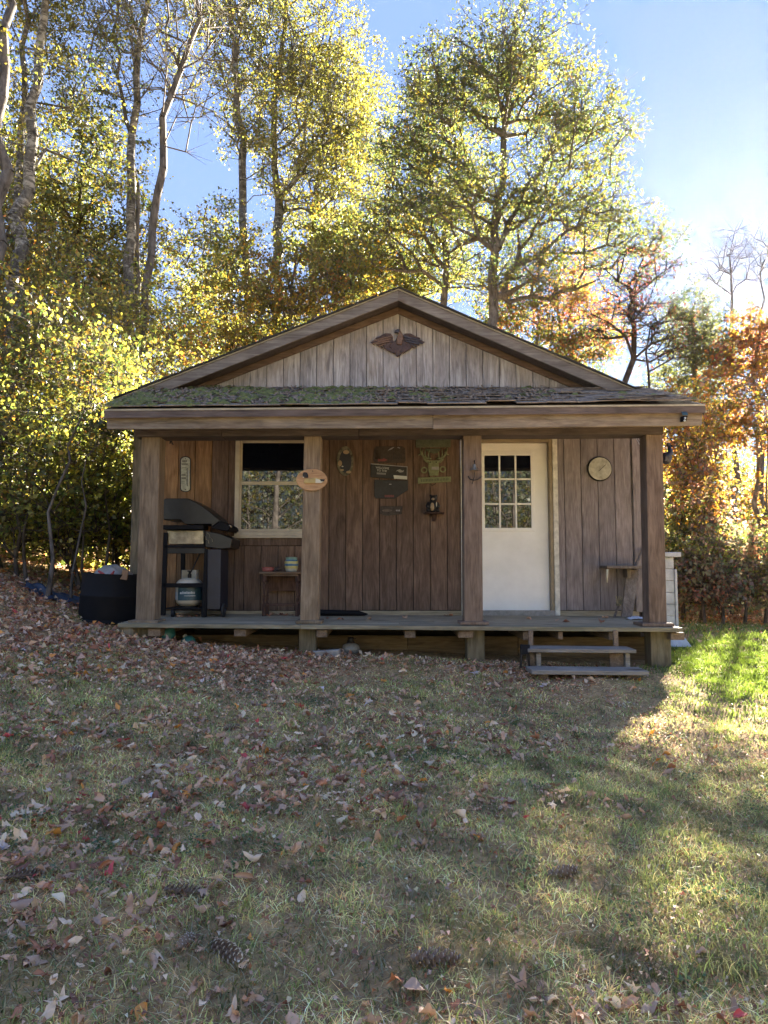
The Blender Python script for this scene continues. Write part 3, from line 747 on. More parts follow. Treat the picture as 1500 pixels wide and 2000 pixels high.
    if per:
        keep = rg.random(K) >= bare
        idx = np.repeat(np.where(keep)[0], int(per * 1.12)); nL = len(idx)
        j = idx * ntw + rg.integers(0, ntw, nL); f = rg.random(nL)[:, None] ** .7
        C = tw[j] + (twe[j] - tw[j]) * f + rg.normal(size=(nL, 3)) * sigma * np.array([.26, .26, .20 * flat])
        ax = unit(tdir[j] * .6 + rg.normal(size=(nL, 3)) * .7 + np.array([0, 0, -.45]))
        sz = leaf[0] * .84 * rg.uniform(.6, 1.35, nL); wd = sz * leaf[1] * rg.uniform(.8, 1.2, nL)
        V, Q = leaf_quads(C, ax, sz, wd, rg)
        col = np.repeat(pick_cols(pal, nL, rg, idx), 4, 0)
        np_obj('crown', np_mesh('crown', V, quads=Q, col=col), 'leaf', o)
    Va, Qa = np.concatenate([Va, Vt]), np.concatenate([Qa, Qt + len(Va)])
    np_obj('trunk', np_mesh('trunk', Va, quads=Qa, smooth=True), bark, o)
    return o

def at(px, py, Y): v = P(px, py, Y); return (v.x, v.y, v.z)
def blob(px, py, rx, ry, Y, ryd=None):     # a mass of foliage seen at a pixel, radii in pixels, at distance Y
    v = P(px, py, Y); k = Y / F
    return (v.x, v.y, v.z, rx * k, (ryd if ryd else (rx + ry) * .5 * k), ry * k)
def trk(base, *pts):                       # trunk through pixels at the base's distance; each (px, py, dY)
    b0 = np.array([base[0], base[1], float(gz(*base)) - .1]); out = []
    for px, py, dY in pts:
        v = P(px, py, base[1] + dY); out.append((v.x - b0[0], v.y - b0[1], v.z - b0[2]))
    return out
def foot(px, Y): return (P(px, 1150, Y).x, Y)

# ------------------------------------------------------------------ ground
def lines(lo, hi, dlo, dhi, step, grow=1.16):
    c = list(np.arange(dlo, dhi + 1e-6, step)); s = step
    while c[-1] < hi: s *= grow; c.append(c[-1] + s)
    s = step
    while c[0] > lo: s *= grow; c.insert(0, c[0] - s)
    return np.array(c)
gxs, gys = lines(-48, 48, -4.5, 4.5, .05), lines(-30, 52, 1.2, 9.5, .05)
XX, YY = np.meshgrid(gxs, gys); ZZ = gz(XX, YY)
nx, ny = len(gxs), len(gys)
ii = (np.arange(ny - 1)[:, None] * nx + np.arange(nx - 1)[None]).ravel()
gm = np_mesh('ground', np.stack([XX, YY, ZZ], -1).reshape(-1, 3), quads=np.stack([ii, ii + 1, ii + nx + 1, ii + nx], 1), smooth=True)
m, nt_, b = new_mat('lawn soil'); L = nt_.links; tc = N(nt_, 'ShaderNodeTexCoord'); v = tc.outputs['Object']
n1 = noise_tex(nt_, v, 1.1, 6, .65); n2 = noise_tex(nt_, v, 30, 5, .7); n3 = noise_tex(nt_, v, 9, 5, .7)
r1 = ramp(nt_, [(.35, (.30, .20, .115)), (.5, (.41, .29, .16)), (.66, (.33, .265, .11))]); L.new(n1, r1.inputs[0])
r2 = ramp(nt_, [(.3, (.45, .42, .40)), (.55, (1, 1, 1)), (.75, (1.9, 1.7, 1.4))]); L.new(n2, r2.inputs[0])
r3 = ramp(nt_, [(.35, (.6, .6, .6)), (.65, (1.3, 1.25, 1.2))]); L.new(n3, r3.inputs[0])
c = mixc(nt_, .8, r1.outputs[0], r2.outputs[0], 'MULTIPLY'); c = mixc(nt_, .8, c, r3.outputs[0], 'MULTIPLY')
L.new(c, b.inputs['Base Color']); b.inputs['Roughness'].default_value = 1.0; b.inputs['Specular IOR Level'].default_value = .05
bump(nt_, b, n2, .8, .02); M['ground'] = m
tag(np_obj('ground', gm, 'ground'), 'lawn of thin grass and bare soil strewn with fallen leaves', 'ground', kind='structure')

# ------------------------------------------------------------------ trees
LW = 'wood on the bank beside the cabin'
_s = [0]
def sd(): _s[0] += 1; return _s[0]
ASP = [(LIME, 5), (OLIVE, 5), (YEL, 1.6), (GREEN, 1.5)]
OAK = [((.08, .11, .03), 4), ((.14, .145, .034), 4), ((.21, .21, .045), 2.4), (YEL, .5), (GOLD, .35), ((.055, .085, .028), 1)]
MAPY = [(YEL, 2.6), (GOLD, 1.6), (LIME, 3.5), (OLIVE, 4), (ORAN, .5), (GREEN, 1)]
MAPG = [((.15, .155, .036), 4), ((.22, .215, .045), 3), ((.085, .115, .03), 3), (YEL, 1.8), (GOLD, .6)]
BIR = [(OLIVE, 3), (YEL, 2), (LIME, 3), (GREEN, 1.5)]
THK = [(OLIVE, 4), (LIME, 2.6), (GREEN, 3), (YEL, 2.2), (GOLD, .9), (ORAN, .35)]
REDM = [(RED, 1.4), (ORAN, 4), ((.30, .17, .09), 2.5), (GOLD, 2.5), (YEL, 1.2)]
ORM = [(ORAN, 2.4), (GOLD, 3.4), (YEL, 3), ((.28, .17, .10), 2), (OLIVE, 2)]
PUR = [((.26, .16, .11), 3), (ORAN, 2), ((.20, .155, .115), 2), (OLIVE, 1.8), (GOLD, 1.4), (YEL, .8)]

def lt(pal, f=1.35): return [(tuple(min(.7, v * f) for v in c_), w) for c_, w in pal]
# birches at the far left
b = foot(-25, 9.5); tree('birch_tree', 'tall grey trunked birch at the edge of the wood, forking at head height', 'tree', b, trk(b, (-18, 700, 0), (2, 330, .2), (12, -60, .5), (20, -420, .8)), [blob(60, -250, 260, 190, 10.2), blob(-60, 60, 120, 160, 10)], 90, 60, (.065, .8), BIR, 'bark_grey', seed=sd(), r0=.125, bole=.5, tip=.006)
b = foot(8, 11.5); tree('birch_tree', 'black and white birch leaning over its thin neighbour on the bank', 'tree', b, trk(b, (15, 800, 0), (30, 480, .1), (78, 160, .3), (98, -20, .4), (120, -300, .6)), [blob(140, -150, 260, 200, 12.2), blob(90, 250, 200, 190, 12.4)], 130, 62, (.065, .8), BIR, 'bark_birch', seed=sd(), r0=.155, bole=.42, tip=.006)
b = foot(36, 13); tree('birch_tree', 'thin dark birch standing behind the leaning birch', 'tree', b, trk(b, (34, 700, 0), (38, 300, .1), (52, 40, .2), (60, -200, .4)), [blob(80, 30, 200, 230, 13.5)], 110, 60, (.07, .8), BIR, 'bark_birch', seed=sd(), r0=.12, bole=.4, tip=.006)
# long bare limbs and the pair of tall trunks beside the roof
b = foot(238, 14); tree('aspen_tree', 'tall dark trunked aspen with mossy bark rising past the eave', 'tree', b, trk(b, (243, 700, 0), (253, 420, .1), (262, 200, .2), (285, -40, .3), (300, -260, .5)), [blob(260, 40, 130, 190, 14.2), blob(330, -160, 190, 140, 14.2)], 174, 15, (0.060, .85), ASP, 'bark_birch', seed=sd(), r0=.15, bole=.45, tip=.007, bare=.3)
b = foot(276, 12.8); tree('aspen_tree', 'slim pale grey aspen with a long side limb, close to the eave', 'tree', b, trk(b, (277, 700, 0), (290, 560, .05), (312, 330, .1), (322, 235, .1), (375, 90, .3), (392, -100, .5)), [blob(340, 120, 150, 190, 13), blob(400, -120, 150, 150, 13)], 174, 9, (0.055, .85), ASP, 'bark_grey', seed=sd(), r0=.10, bole=.5, tip=.007, bare=.45)
b = foot(262, 15.5); tree('aspen_tree', 'slender forked aspen between the dark and the pale trunk', 'tree', b, trk(b, (272, 600, 0), (266, 320, .1), (232, 150, .2), (225, -80, .4)), [blob(215, 60, 140, 200, 15.6)], 90, 21, (.065, .85), ASP, 'bark_grey', seed=sd(), r0=.09, bole=.5, tip=.006, bare=.2)
# the big yellow-green aspens behind the cabin
b = foot(478, 19); tree('aspen_tree', 'yellow green aspen with pale trunk behind the left roof slope', 'tree', b, trk(b, (483, 600, 0), (476, 400, .1), (470, 270, .1), (455, 60, .2), (440, -180, .2)), [blob(455, 40, 150, 260, 19), blob(500, 260, 110, 130, 19), blob(420, -120, 170, 170, 19)], 478, 31, (0.078, .9), ASP, 'bark_birch', seed=sd(), r0=.17, bole=.42, tip=.007)
b = foot(545, 20.5); tree('aspen_tree', 'largest yellow aspen with upswept limbs, crown open against the sky', 'tree', b, trk(b, (540, 600, 0), (545, 420, .1), (535, 230, .1), (560, 20, .2), (560, -160, .2)), [blob(590, 130, 140, 230, 20.5), blob(680, 240, 85, 150, 20.5), blob(560, -60, 110, 140, 20.5), blob(610, 330, 130, 110, 20.5)], 580, 33, (0.083, .9), [(LIME, 6), (YEL, 2.6), (OLIVE, 3)], 'bark_birch', seed=sd(), r0=.19, bole=.40, tip=.008)
b = foot(610, 22); tree('aspen_tree', 'golden aspen crown beside the green oak', 'tree', b, trk(b, (605, 600, 0), (615, 400, .1), (640, 200, .1), (650, 40, .2)), [blob(660, 200, 110, 150, 22), blob(690, 330, 90, 110, 22), blob(620, 420, 110, 90, 22)], 362, 31, (0.083, .9), [(LIME, 5), (YEL, 3), (OLIVE, 3)], 'bark_birch', seed=sd(), r0=.16, bole=.4, tip=.008)
# oaks
b = foot(958, 16.5); tree('oak_tree', 'great green oak rising behind the roof ridge', 'tree', b, trk(b, (957, 620, 0), (968, 450, 0), (980, 300, .1), (1000, 130, .2), (1010, 30, .2)), [blob(1000, 150, 150, 135, 16.5), blob(870, 200, 95, 130, 16.5), blob(1130, 250, 130, 110, 16.3), blob(1060, 400, 170, 110, 16.3), blob(1190, 440, 95, 90, 16.2), blob(900, 400, 150, 95, 16.6), blob(1285, 470, 50, 40, 16), blob(1020, 540, 160, 55, 16.4)], 899, 31, (0.115, .42), OAK, 'bark_grey', seed=sd(), r0=.145, bole=.38, tip=.008, sigma=.34)
b = foot(862, 18); tree('oak_tree', 'second oak whose dark trunk shows beside the gable peak', 'tree', b, trk(b, (864, 600, 0), (872, 450, 0), (895, 330, .1), (905, 180, .2)), [blob(845, 330, 110, 170, 18), blob(790, 420, 110, 90, 18), blob(740, 460, 80, 70, 18), blob(900, 500, 120, 70, 18), blob(820, 190, 70, 90, 18), blob(765, 300, 65, 90, 18)], 478, 28, (0.115, .42), OAK, 'bark_grey', seed=sd(), r0=.13, bole=.42, tip=.008, sigma=.34)
# maples that close the gap behind the roof
b = foot(560, 17); tree('maple_tree', 'orange and yellow maple directly behind the left roof slope', 'tree', b, trk(b, (562, 700, 0), (568, 560, 0), (580, 480, .1)), [blob(560, 600, 170, 120, 17), blob(470, 680, 130, 80, 17), blob(660, 560, 110, 100, 17)], 435, 35, (0.092, .8), MAPY, 'bark_grey', seed=sd(), r0=.10, bole=.3, tip=.006)
b = foot(720, 20); tree('maple_tree', 'green and gold maple between the aspens and the oaks', 'tree', b, trk(b, (715, 700, 0), (718, 560, 0), (725, 460, .1)), [blob(720, 520, 120, 110, 20), blob(800, 560, 120, 80, 20), blob(640, 480, 100, 70, 20)], 377, 35, (0.101, .8), MAPG, 'bark_dark', seed=sd(), r0=.13, bole=.3, tip=.006)
b = foot(400, 19); tree('maple_tree', 'dense green maple behind the pair of tall trunks', 'tree', b, trk(b, (402, 700, 0), (400, 500, 0), (405, 400, .1)), [blob(400, 560, 130, 150, 19), blob(350, 680, 120, 80, 19), blob(440, 470, 70, 80, 19)], 348, 33, (0.092, .8), MAPG, 'bark_grey', seed=sd(), r0=.10, bole=.3, tip=.006)
b = foot(140, 16); tree('maple_tree', 'broad olive green maple on the bank among the birches', 'tree', b, trk(b, (142, 700, 0), (150, 500, 0), (160, 330, .1)), [blob(150, 450, 170, 170, 16), blob(60, 330, 130, 120, 16), blob(210, 560, 110, 130, 16), blob(190, 270, 90, 70, 16)], 551, 33, (0.092, .8), MAPG, 'bark_dark', seed=sd(), r0=.12, bole=.3, tip=.006)
b = foot(20, 14); tree('maple_tree', 'yellow turning maple at the left end of the bank', 'tree', b, trk(b, (22, 700, 0), (20, 560, 0), (28, 420, .1)), [blob(20, 560, 130, 140, 14), blob(90, 690, 110, 90, 14), blob(-60, 420, 100, 110, 14)], 377, 31, (0.083, .85), MAPY, 'bark_grey', seed=sd(), r0=.09, bole=.25, tip=.006)
b = foot(1090, 19); tree('maple_tree', 'thin red maple glowing behind the right roof slope', 'tree', b, trk(b, (1085, 700, 0), (1092, 560, 0), (1110, 430, .1)), [blob(1110, 560, 80, 110, 19), blob(1070, 640, 90, 60, 19), blob(1170, 640, 90, 60, 19)], 110, 34, (.095, .8), REDM, 'bark_grey', seed=sd(), r0=.085, bole=.25, tip=.006)
b = foot(1050, 18.2); tree('maple_tree', 'yellow green sapling maple showing above the right roof slope', 'tree', b, trk(b, (1046, 700, 0), (1048, 640, 0), (1056, 520, .1)), [blob(1010, 620, 100, 50, 18.2), blob(1110, 690, 110, 60, 18.2)], 130, 50, (.10, .6), [(OLIVE, 3), (LIME, 3), (ORAN, 2), (GREEN, 2), (RUST, 1)], 'bark_grey', seed=sd(), r0=.075, bole=.25, tip=.006)
b = foot(1238, 15); tree('crooked_tree', 'crooked half bare oak with twisted limbs beside the porch roof corner', 'tree', b, trk(b, (1236, 760, 0), (1234, 640, 0), (1240, 590, .1), (1228, 560, .1), (1260, 520, .2), (1290, 500, .3)), [blob(1245, 560, 95, 80, 15), blob(1300, 660, 70, 60, 15), blob(1180, 640, 60, 60, 15)], 90, 34, (.08, .5), [(OLIVE, 3), (GREEN, 2), (RED, 1.2), (RUST, 1.5)], 'bark_dark', seed=sd(), r0=.10, bole=.45, tip=.009, crook=.09, bare=.25)
b = foot(1275, 14.6); tree('crooked_tree', 'slim twisted sapling in front of the crooked oak', 'tree', b, trk(b, (1274, 760, 0), (1258, 690, 0), (1270, 640, .1), (1310, 625, .1)), [blob(1290, 660, 60, 60, 14.6), blob(1240, 600, 50, 60, 14.6)], 40, 16, (.08, .5), [(RED, 2), (RUST, 2), (OLIVE, 2)], 'bark_dark', seed=sd(), r0=.05, bole=.4, tip=.008, crook=.05, bare=.4)
# right side
b = foot(1360, 19); tree('poplar_tree', 'rounded grey green poplar beyond the right end of the cabin', 'tree', b, trk(b, (1358, 800, 0), (1355, 650, 0), (1358, 590, .1)), [blob(1355, 640, 62, 85, 19), blob(1340, 740, 70, 80, 19), blob(1390, 690, 50, 70, 19)], 230, 40, (.09, .6), [(GREYG, 5), (OLIVE, 3), (LIME, 1.5), (GREEN, 2)], 'bark_grey', seed=sd(), r0=.11, bole=.25, tip=.006)
b = foot(1433, 21); tree('bare_tree', 'leafless grey tree with fine upright twigs against the sky', 'tree', b, trk(b, (1434, 800, 0), (1432, 640, 0), (1431, 575, .1), (1425, 500, .1)), [blob(1432, 505, 60, 70, 21), blob(1390, 540, 30, 50, 21)], 60, 0, (.08, .5), REDM, 'bark_grey', seed=sd(), r0=.10, bole=.72, tip=.008, flat=1)
b = foot(1490, 22); tree('bare_tree', 'smaller leafless tree behind the red maple', 'tree', b, trk(b, (1488, 800, 0), (1484, 620, 0), (1486, 550, .1)), [blob(1490, 510, 35, 70, 22)], 36, 0, (.08, .5), REDM, 'bark_grey', seed=sd(), r0=.09, bole=.7, tip=.008, flat=1)
b = foot(1478, 17.5); tree('maple_tree', 'bright orange red maple backlit by the low sun', 'tree', b, trk(b, (1480, 900, 0), (1478, 740, 0), (1486, 640, .1)), [blob(1480, 660, 65, 70, 17.5), blob(1440, 720, 60, 60, 17.5), blob(1530, 700, 60, 90, 17.5)], 150, 24, (.11, .8), REDM, 'bark_grey', seed=sd(), r0=.08, bole=.25, tip=.006)
RT = 'thicket beyond the lawn'
for px, py, rx, ry, Y, pal, lab, K in [
    (1335, 850, 60, 95, 15.0, ORM, 'yellow and orange maple sapling just past the porch corner', 200),
    (1402, 800, 62, 78, 16.0, ORM, 'gold orange shrubby maple under the leafless tree', 170),
    (1500, 790, 80, 80, 15.2, PUR, 'rusty shrubby maple at the right end of the thicket', 120),
    (1365, 960, 58, 90, 14.4, PUR, 'dull russet bush in the middle of the thicket', 130),
    (1490, 1075, 80, 35, 13.8, [(RUST, 2), (OLIVE, 3), (GREEN, 2), (BRN, 2)], 'dark brown green bush at the lawn edge by the rusty maple', 60),
    (1330, 1040, 60, 80, 14.8, [(OLIVE, 3), (GREEN, 3), (GREYG, 2), (GOLD, 1)], 'green bush behind the white cabinet', 170),
    (1410, 1090, 70, 60, 13.6, [(GREYG, 3), (OLIVE, 2), (BRN, 3), (GREEN, 1)], 'low grey green bush with many thin stems at the lawn edge', 130),
    (1312, 1115, 45, 45, 14.2, [(GREYG, 3), (OLIVE, 2), (BRN, 2)], 'dim grey green brush right behind the white cabinet lid', 90),
    (1375, 1135, 55, 40, 13.5, [(GREYG, 2), (BRN, 3), (RUST, 1.5)], 'dim brown brush at the lawn edge below the russet bush', 100),
    (1450, 1130, 60, 42, 13.9, [(GREYG, 3), (BRN, 3), (OLIVE, 1)], 'dim grey brown brush at the lawn edge below the dark bush', 100),
    (1530, 1120, 60, 50, 13.6, [(GREYG, 3), (BRN, 2), (OLIVE, 2)], 'dim olive brush at the end of the lawn edge', 80),
    (1345, 1085, 60, 55, 16.5, [(GREYG, 3), (OLIVE, 3), (BRN, 2)], 'deep shaded brush behind the thicket near the cabin', 110),
    (1440, 1075, 80, 60, 16.8, [(GREYG, 3), (OLIVE, 2), (RUST, 2), (BRN, 2)], 'deep shaded brush behind the middle of the thicket', 130),
    (1560, 960, 90, 150, 15.5, ORM, 'orange shrubby maple past the rusty maple', 70),
    (1640, 900, 90, 200, 17, PUR, 'tall russet maple past the orange one', 60)]:
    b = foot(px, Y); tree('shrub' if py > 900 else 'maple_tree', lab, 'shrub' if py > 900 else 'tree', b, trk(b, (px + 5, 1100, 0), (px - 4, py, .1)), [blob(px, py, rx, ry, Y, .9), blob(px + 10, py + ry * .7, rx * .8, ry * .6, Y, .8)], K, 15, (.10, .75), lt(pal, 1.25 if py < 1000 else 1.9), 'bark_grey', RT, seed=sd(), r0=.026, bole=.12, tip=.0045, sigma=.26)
# understory on the left bank
for px, py, rx, ry, Y, pal, lab, K in [
    (40, 700, 90, 120, 9.2, THK, 'yellow olive sapling in front of the birches', 150),
    (150, 720, 100, 110, 9.8, THK, 'golden leaved sapling with bent stem on the bank', 170),
    (220, 800, 70, 110, 9.6, THK, 'pale yellow green sapling next to the eave', 130),
    (60, 880, 100, 90, 9.0, [(OLIVE, 4), (GREEN, 3), (LIME, 2.5), (YEL, 1)], 'dense green bush low on the bank', 170),
    (170, 930, 90, 90, 9.4, [(OLIVE, 4), (GREEN, 2), (LIME, 4), (YEL, 1.2)], 'lime green bush between bank and porch', 170),
    (240, 960, 50, 90, 10.2, [(OLIVE, 4), (GREEN, 3), (LIME, 3)], 'narrow green bush tucked behind the corner post', 110),
    (-20, 800, 100, 200, 8.6, [(OLIVE, 4), (GREEN, 3), (GOLD, 2), (LIME, 2)], 'tall green and gold bush at the left end', 150),
    (110, 1030, 110, 50, 10.4, [(GREEN, 3), (OLIVE, 3), (LIME, 2), (RUST, .5)], 'low leafy brush at the foot of the bank', 130),
    (230, 620, 90, 100, 11.2, MAPG, 'olive sapling below the tall aspens', 140),
    (320, 690, 80, 70, 13.5, MAPY, 'yellow sapling peering over the left roof slope', 120),
    (30, 1000, 110, 50, 9.4, [(GREEN, 2), (OLIVE, 4), (LIME, 3), (RUST, .6)], 'low olive brush under the tall green and gold bush', 120),
    (150, 1030, 100, 42, 9.9, [(GREEN, 2), (OLIVE, 3), (LIME, 4), (YEL, 1)], 'low lime brush behind the blue tarp', 120),
    (235, 1050, 60, 45, 10.6, [(GREEN, 3), (OLIVE, 3), (LIME, 2), (BRN, 1)], 'low green brush behind the drum', 80),
    (60, 560, 110, 100, 11.8, THK, 'yellow olive sapling arching between the birches', 150)]:
    b = foot(px + random.uniform(-15, 15), Y); tree('shrub' if py > 820 else 'sapling', lab, 'shrub' if py > 820 else 'sapling', b, trk(b, (px - 12, 1040, 0), (px + 6, min(py + 20, 1000), .1)), [blob(px, py, rx * 1.2, ry * 1.25, Y + .4, 1.6)], int(K * 1.05), 15, (.075, .78), lt(pal, 1.35 if py < 820 else 2.1), 'bark_twig', LW, seed=sd(), r0=.017, bole=.12, tip=.0035, sigma=.26)  # leaf colours raised, most on low shrubs, standing in for sunlight
b = foot(92, 8.3); tree('sapling', 'thin bare stemmed sapling leaning right in front of the bank', 'sapling', b, trk(b, (105, 1000, 0), (128, 900, .05), (150, 840, .1), (180, 740, .2)), [blob(185, 720, 60, 60, 8.6)], 24, 24, (.07, .8), THK, 'bark_grey', LW, seed=sd(), r0=.026, bole=.6, tip=.004)
b = foot(138, 8.5); tree('sapling', 'whip thin sapling beside the leaning one', 'sapling', b, trk(b, (150, 1040, 0), (168, 940, .05), (200, 850, .1)), [blob(205, 830, 40, 50, 8.6)], 16, 22, (.07, .8), THK, 'bark_grey', LW, seed=sd(), r0=.015, bole=.6, tip=.004)

# the wood farther off, one mass
rg = np.random.default_rng(77)
def woods(name, label, n_tr, x0, x1, y0, y1, hz, dens, pal, seed):
    rg = np.random.default_rng(seed); V = []; Q = []; n = 0
    X = rg.uniform(x0, x1, n_tr); Y = rg.uniform(y0, y1, n_tr); Z = gz(X, Y); H = rg.uniform(hz * .65, hz, n_tr)
    A = np.stack([X, Y, Z - .1], 1); B = A + np.stack([rg.normal(0, .3, n_tr), rg.normal(0, .3, n_tr), H], 1)
    Vt, Qt = tubes(A, B, rg.uniform(.05, .13, n_tr) * min(1, hz / 4), np.full(n_tr, .02 * min(1, hz / 4)), 5)
    k = np.repeat(np.arange(n_tr), dens); f = rg.uniform(.12, 1.0, len(k))
    sp = (.5 + 1.3 * np.sin(np.clip(f, 0, 1) * PI))[:, None]
    cl = rg.integers(0, 14, len(k)); cen = rg.normal(size=(n_tr, 14, 3)) * [.9, .9, .4]
    C = A[k] + (B - A)[k] * f[:, None] + cen[k, cl] * sp * .8 * min(1, .35 + hz / 6) + rg.normal(size=(len(k), 3)) * .35
    C[:, 2] = np.maximum(C[:, 2], gz(C[:, 0], C[:, 1]) + .1)
    V, Q = leaf_quads(C, unit(rg.normal(size=C.shape)), rg.uniform(.12, .24, len(C)) * (.55 if hz < 2 else 1), rg.uniform(.09, .18, len(C)) * (.55 if hz < 2 else 1), rg)
    o = np_obj(name, np_mesh(name, V, quads=Q, col=np.repeat(pick_cols(pal, len(C), rg, k), 4, 0)), 'leaf')
    tag(o, label, 'woods', kind='stuff')
    o2 = np_obj('stem_mass', np_mesh('stems', Vt, quads=Qt, smooth=True), 'bark_grey', o); o2['kind'] = 'stuff'
woods('far_woods', 'distant mixed wood closing the view behind the bank', 60, -34, -2, 22, 40, 7.5, 420, MAPG + [(ORAN, .5)], 31)
woods('right_woods', 'distant russet wood closing the view beyond the lawn', 60, 9, 34, 21, 36, 3.6, 420, PUR + [(GREYG, 3)], 32)
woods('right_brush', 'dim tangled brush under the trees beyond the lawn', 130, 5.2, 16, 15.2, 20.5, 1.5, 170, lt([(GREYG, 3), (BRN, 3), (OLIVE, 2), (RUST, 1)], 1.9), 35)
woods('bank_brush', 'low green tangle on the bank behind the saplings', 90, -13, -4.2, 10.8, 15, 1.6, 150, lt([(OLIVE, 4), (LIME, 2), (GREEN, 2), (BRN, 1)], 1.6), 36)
woods('orange_woods', 'pale orange wood far beyond the thicket', 44, 9.5, 21, 26, 35, 6.2, 620, lt(ORM + [(GREYG, 4), (OLIVE, 3)], 1.15), 37)
woods('back_woods', 'low green wood far behind the cabin', 30, -4, 10, 26, 40, 6.0, 380, MAPG, 33)

# trees behind the camera: the panes mirror them
BT = 'trees across the yard, mirrored in the panes'
for x, y, h, r0, pal, lab in [(-3.6, -6.0, 6.5, .19, MAPG, 'thick grey trunk across the yard, mirrored in the window'), (-6.5, -8.0, 5, .11, THK, 'yellow green tree across the yard, left of the thick trunk'), (4.6, -8.5, 5.5, .13, MAPG, 'leafy tree across the yard, mirrored in the door panes')]:
    z = float(gz(x, y))
    tree('yard_tree', lab, 'tree', (x, y), [(0.05, 0, h * .5), (.2, .1, h)], [(x, y - 1.0, z + h * .6, 2.2, 1.2, h * .36)], 70, 24, (.11, .8), pal, 'bark_grey', BT, seed=sd(), r0=r0, bole=.3, tip=.010, crook=.02)
woods('yard_woods', 'sunlit wood across the yard, mirrored in the panes', 90, -24, 22, -20, -13, 9.5, 620, [((.22, .25, .15), 4), ((.25, .24, .15), 3), ((.17, .22, .13), 3), ((.26, .21, .14), 1)], 34)
# ------------------------------------------------------------------ grass and fallen leaves
rg = np.random.default_rng(404)
def vnoise(x, y, f, seed):
    r = np.random.default_rng(seed); s = 0
    for _ in range(7):
        kx, ky = r.normal(0, f, 2); s = s + np.sin(kx * x + ky * y + r.uniform(0, 6.28))
    return s / 2.6
def inside_frame(x, y, mx=.62): return (np.abs(x) < y * mx + .35)
def under_porch(x, y): return (x > -2.75) & (x < 3.05) & (y > 7.45) & (y < YB + .3)
def in_cabin(x, y): return (x > XL - .05) & (x < XR + .05) & (y > YW - .1) & (y < YB + .3)
def scatter(n, y0, y1, pw=1.0, mx=.62):
    y = (y0 ** pw + rg.random(n) * (y1 ** pw - y0 ** pw)) ** (1 / pw); x = rg.uniform(-1, 1, n) * (y * mx + .35)
    return x, y
def leafiness(x, y):          # how much litter lies here, 0 to 1
    d = .52 + .28 * vnoise(x, y, 1.3, 1) + .26 * vnoise(x, y, 4.5, 2)
    d += .16 * sstep(.8, -1.4, x) - .20 * sstep(.4, 1.9, x) * sstep(9, 4, y)
    d += .75 * np.exp(-((x + 2.0) / 1.1) ** 2 - ((y - 6.9) / .55) ** 2) + .4 * np.exp(-((x - 1.35) / .5) ** 2 - ((y - 7.1) / .35) ** 2)
    d -= .55 * np.exp(-((x - .1) / 1.0) ** 2 - ((y - 6.2) / .75) ** 2)
    d -= .35 * sstep(1.9, 2.9, x) * sstep(4.4, 6.2, y) * sstep(11, 9.5, y)
    d += .5 * sstep(-2.4, -3.2, x) * sstep(5, 7, y) + .5 * sstep(10, 12.5, y)
    return np.clip(d, .02, 1)
def grassiness(x, y):
    d = .50 + .26 * vnoise(x, y, 1.0, 3) + .34 * vnoise(x, y, 3.8, 4) + .25 * vnoise(x, y, 11, 6)
    d += .45 * sstep(2.2, 3.4, x) * sstep(5, 7, y) + .2 * sstep(0, 1.5, x)
    d -= .8 * np.exp(-((x + 1.9) / 1.2) ** 2 - ((y - 7.0) / .6) ** 2) + .45 * np.exp(-((x - .3) / 1.6) ** 2 - ((y - 6.9) / .35) ** 2)
    d -= .6 * sstep(-2.6, -3.3, x) * sstep(5, 7, y) + .8 * sstep(11.5, 13, y)
    lawn = .50 * sstep(6.3, 5.4, y)
    return np.clip(np.maximum(d, lawn), .0, 1)
def blades(name, x, y, hgt, wid, cols, lean=.8):
    n = len(x); z = gz(x, y); B = np.stack([x, y, z - .004], 1)
    a = rg.uniform(0, 2 * PI, n); s = np.stack([np.cos(a), np.sin(a), 0 * a], 1)
    b = rg.uniform(0, 2 * PI, n); d = np.stack([np.cos(b), np.sin(b), 0 * b], 1) * (hgt * lean * rg.uniform(.2, 1.1, n))[:, None]
    up = np.zeros((n, 3)); up[:, 2] = hgt
    W = (wid * .5)[:, None]
    V = np.stack([B - s * W, B + s * W, B + d * .35 + up * .55 + s * W * .8, B + d * .35 + up * .55 - s * W * .8, B + d + up * rg.uniform(.55, 1.0, n)[:, None]], 1).reshape(-1, 3)
    i = (np.arange(n) * 5)[:, None]
    return V, i + np.array([[0, 1, 2, 3]]), i + np.array([[3, 2, 4]]), np.repeat(cols, 5, 0)
parts = []
GP = [((0.336, 0.376, 0.116), 4), ((0.438, 0.458, 0.160), 3), ((0.611, 0.566, 0.232), 2.5), ((0.229, 0.303, 0.096), 3), ((0.753, 0.658, 0.288), 1.4)]
SP_ = [((0.850, 0.715, 0.357), 4), ((0.850, 0.833, 0.536), 3), ((0.644, 0.437, 0.211), 3), ((0.816, 0.498, 0.227), 1.5)]
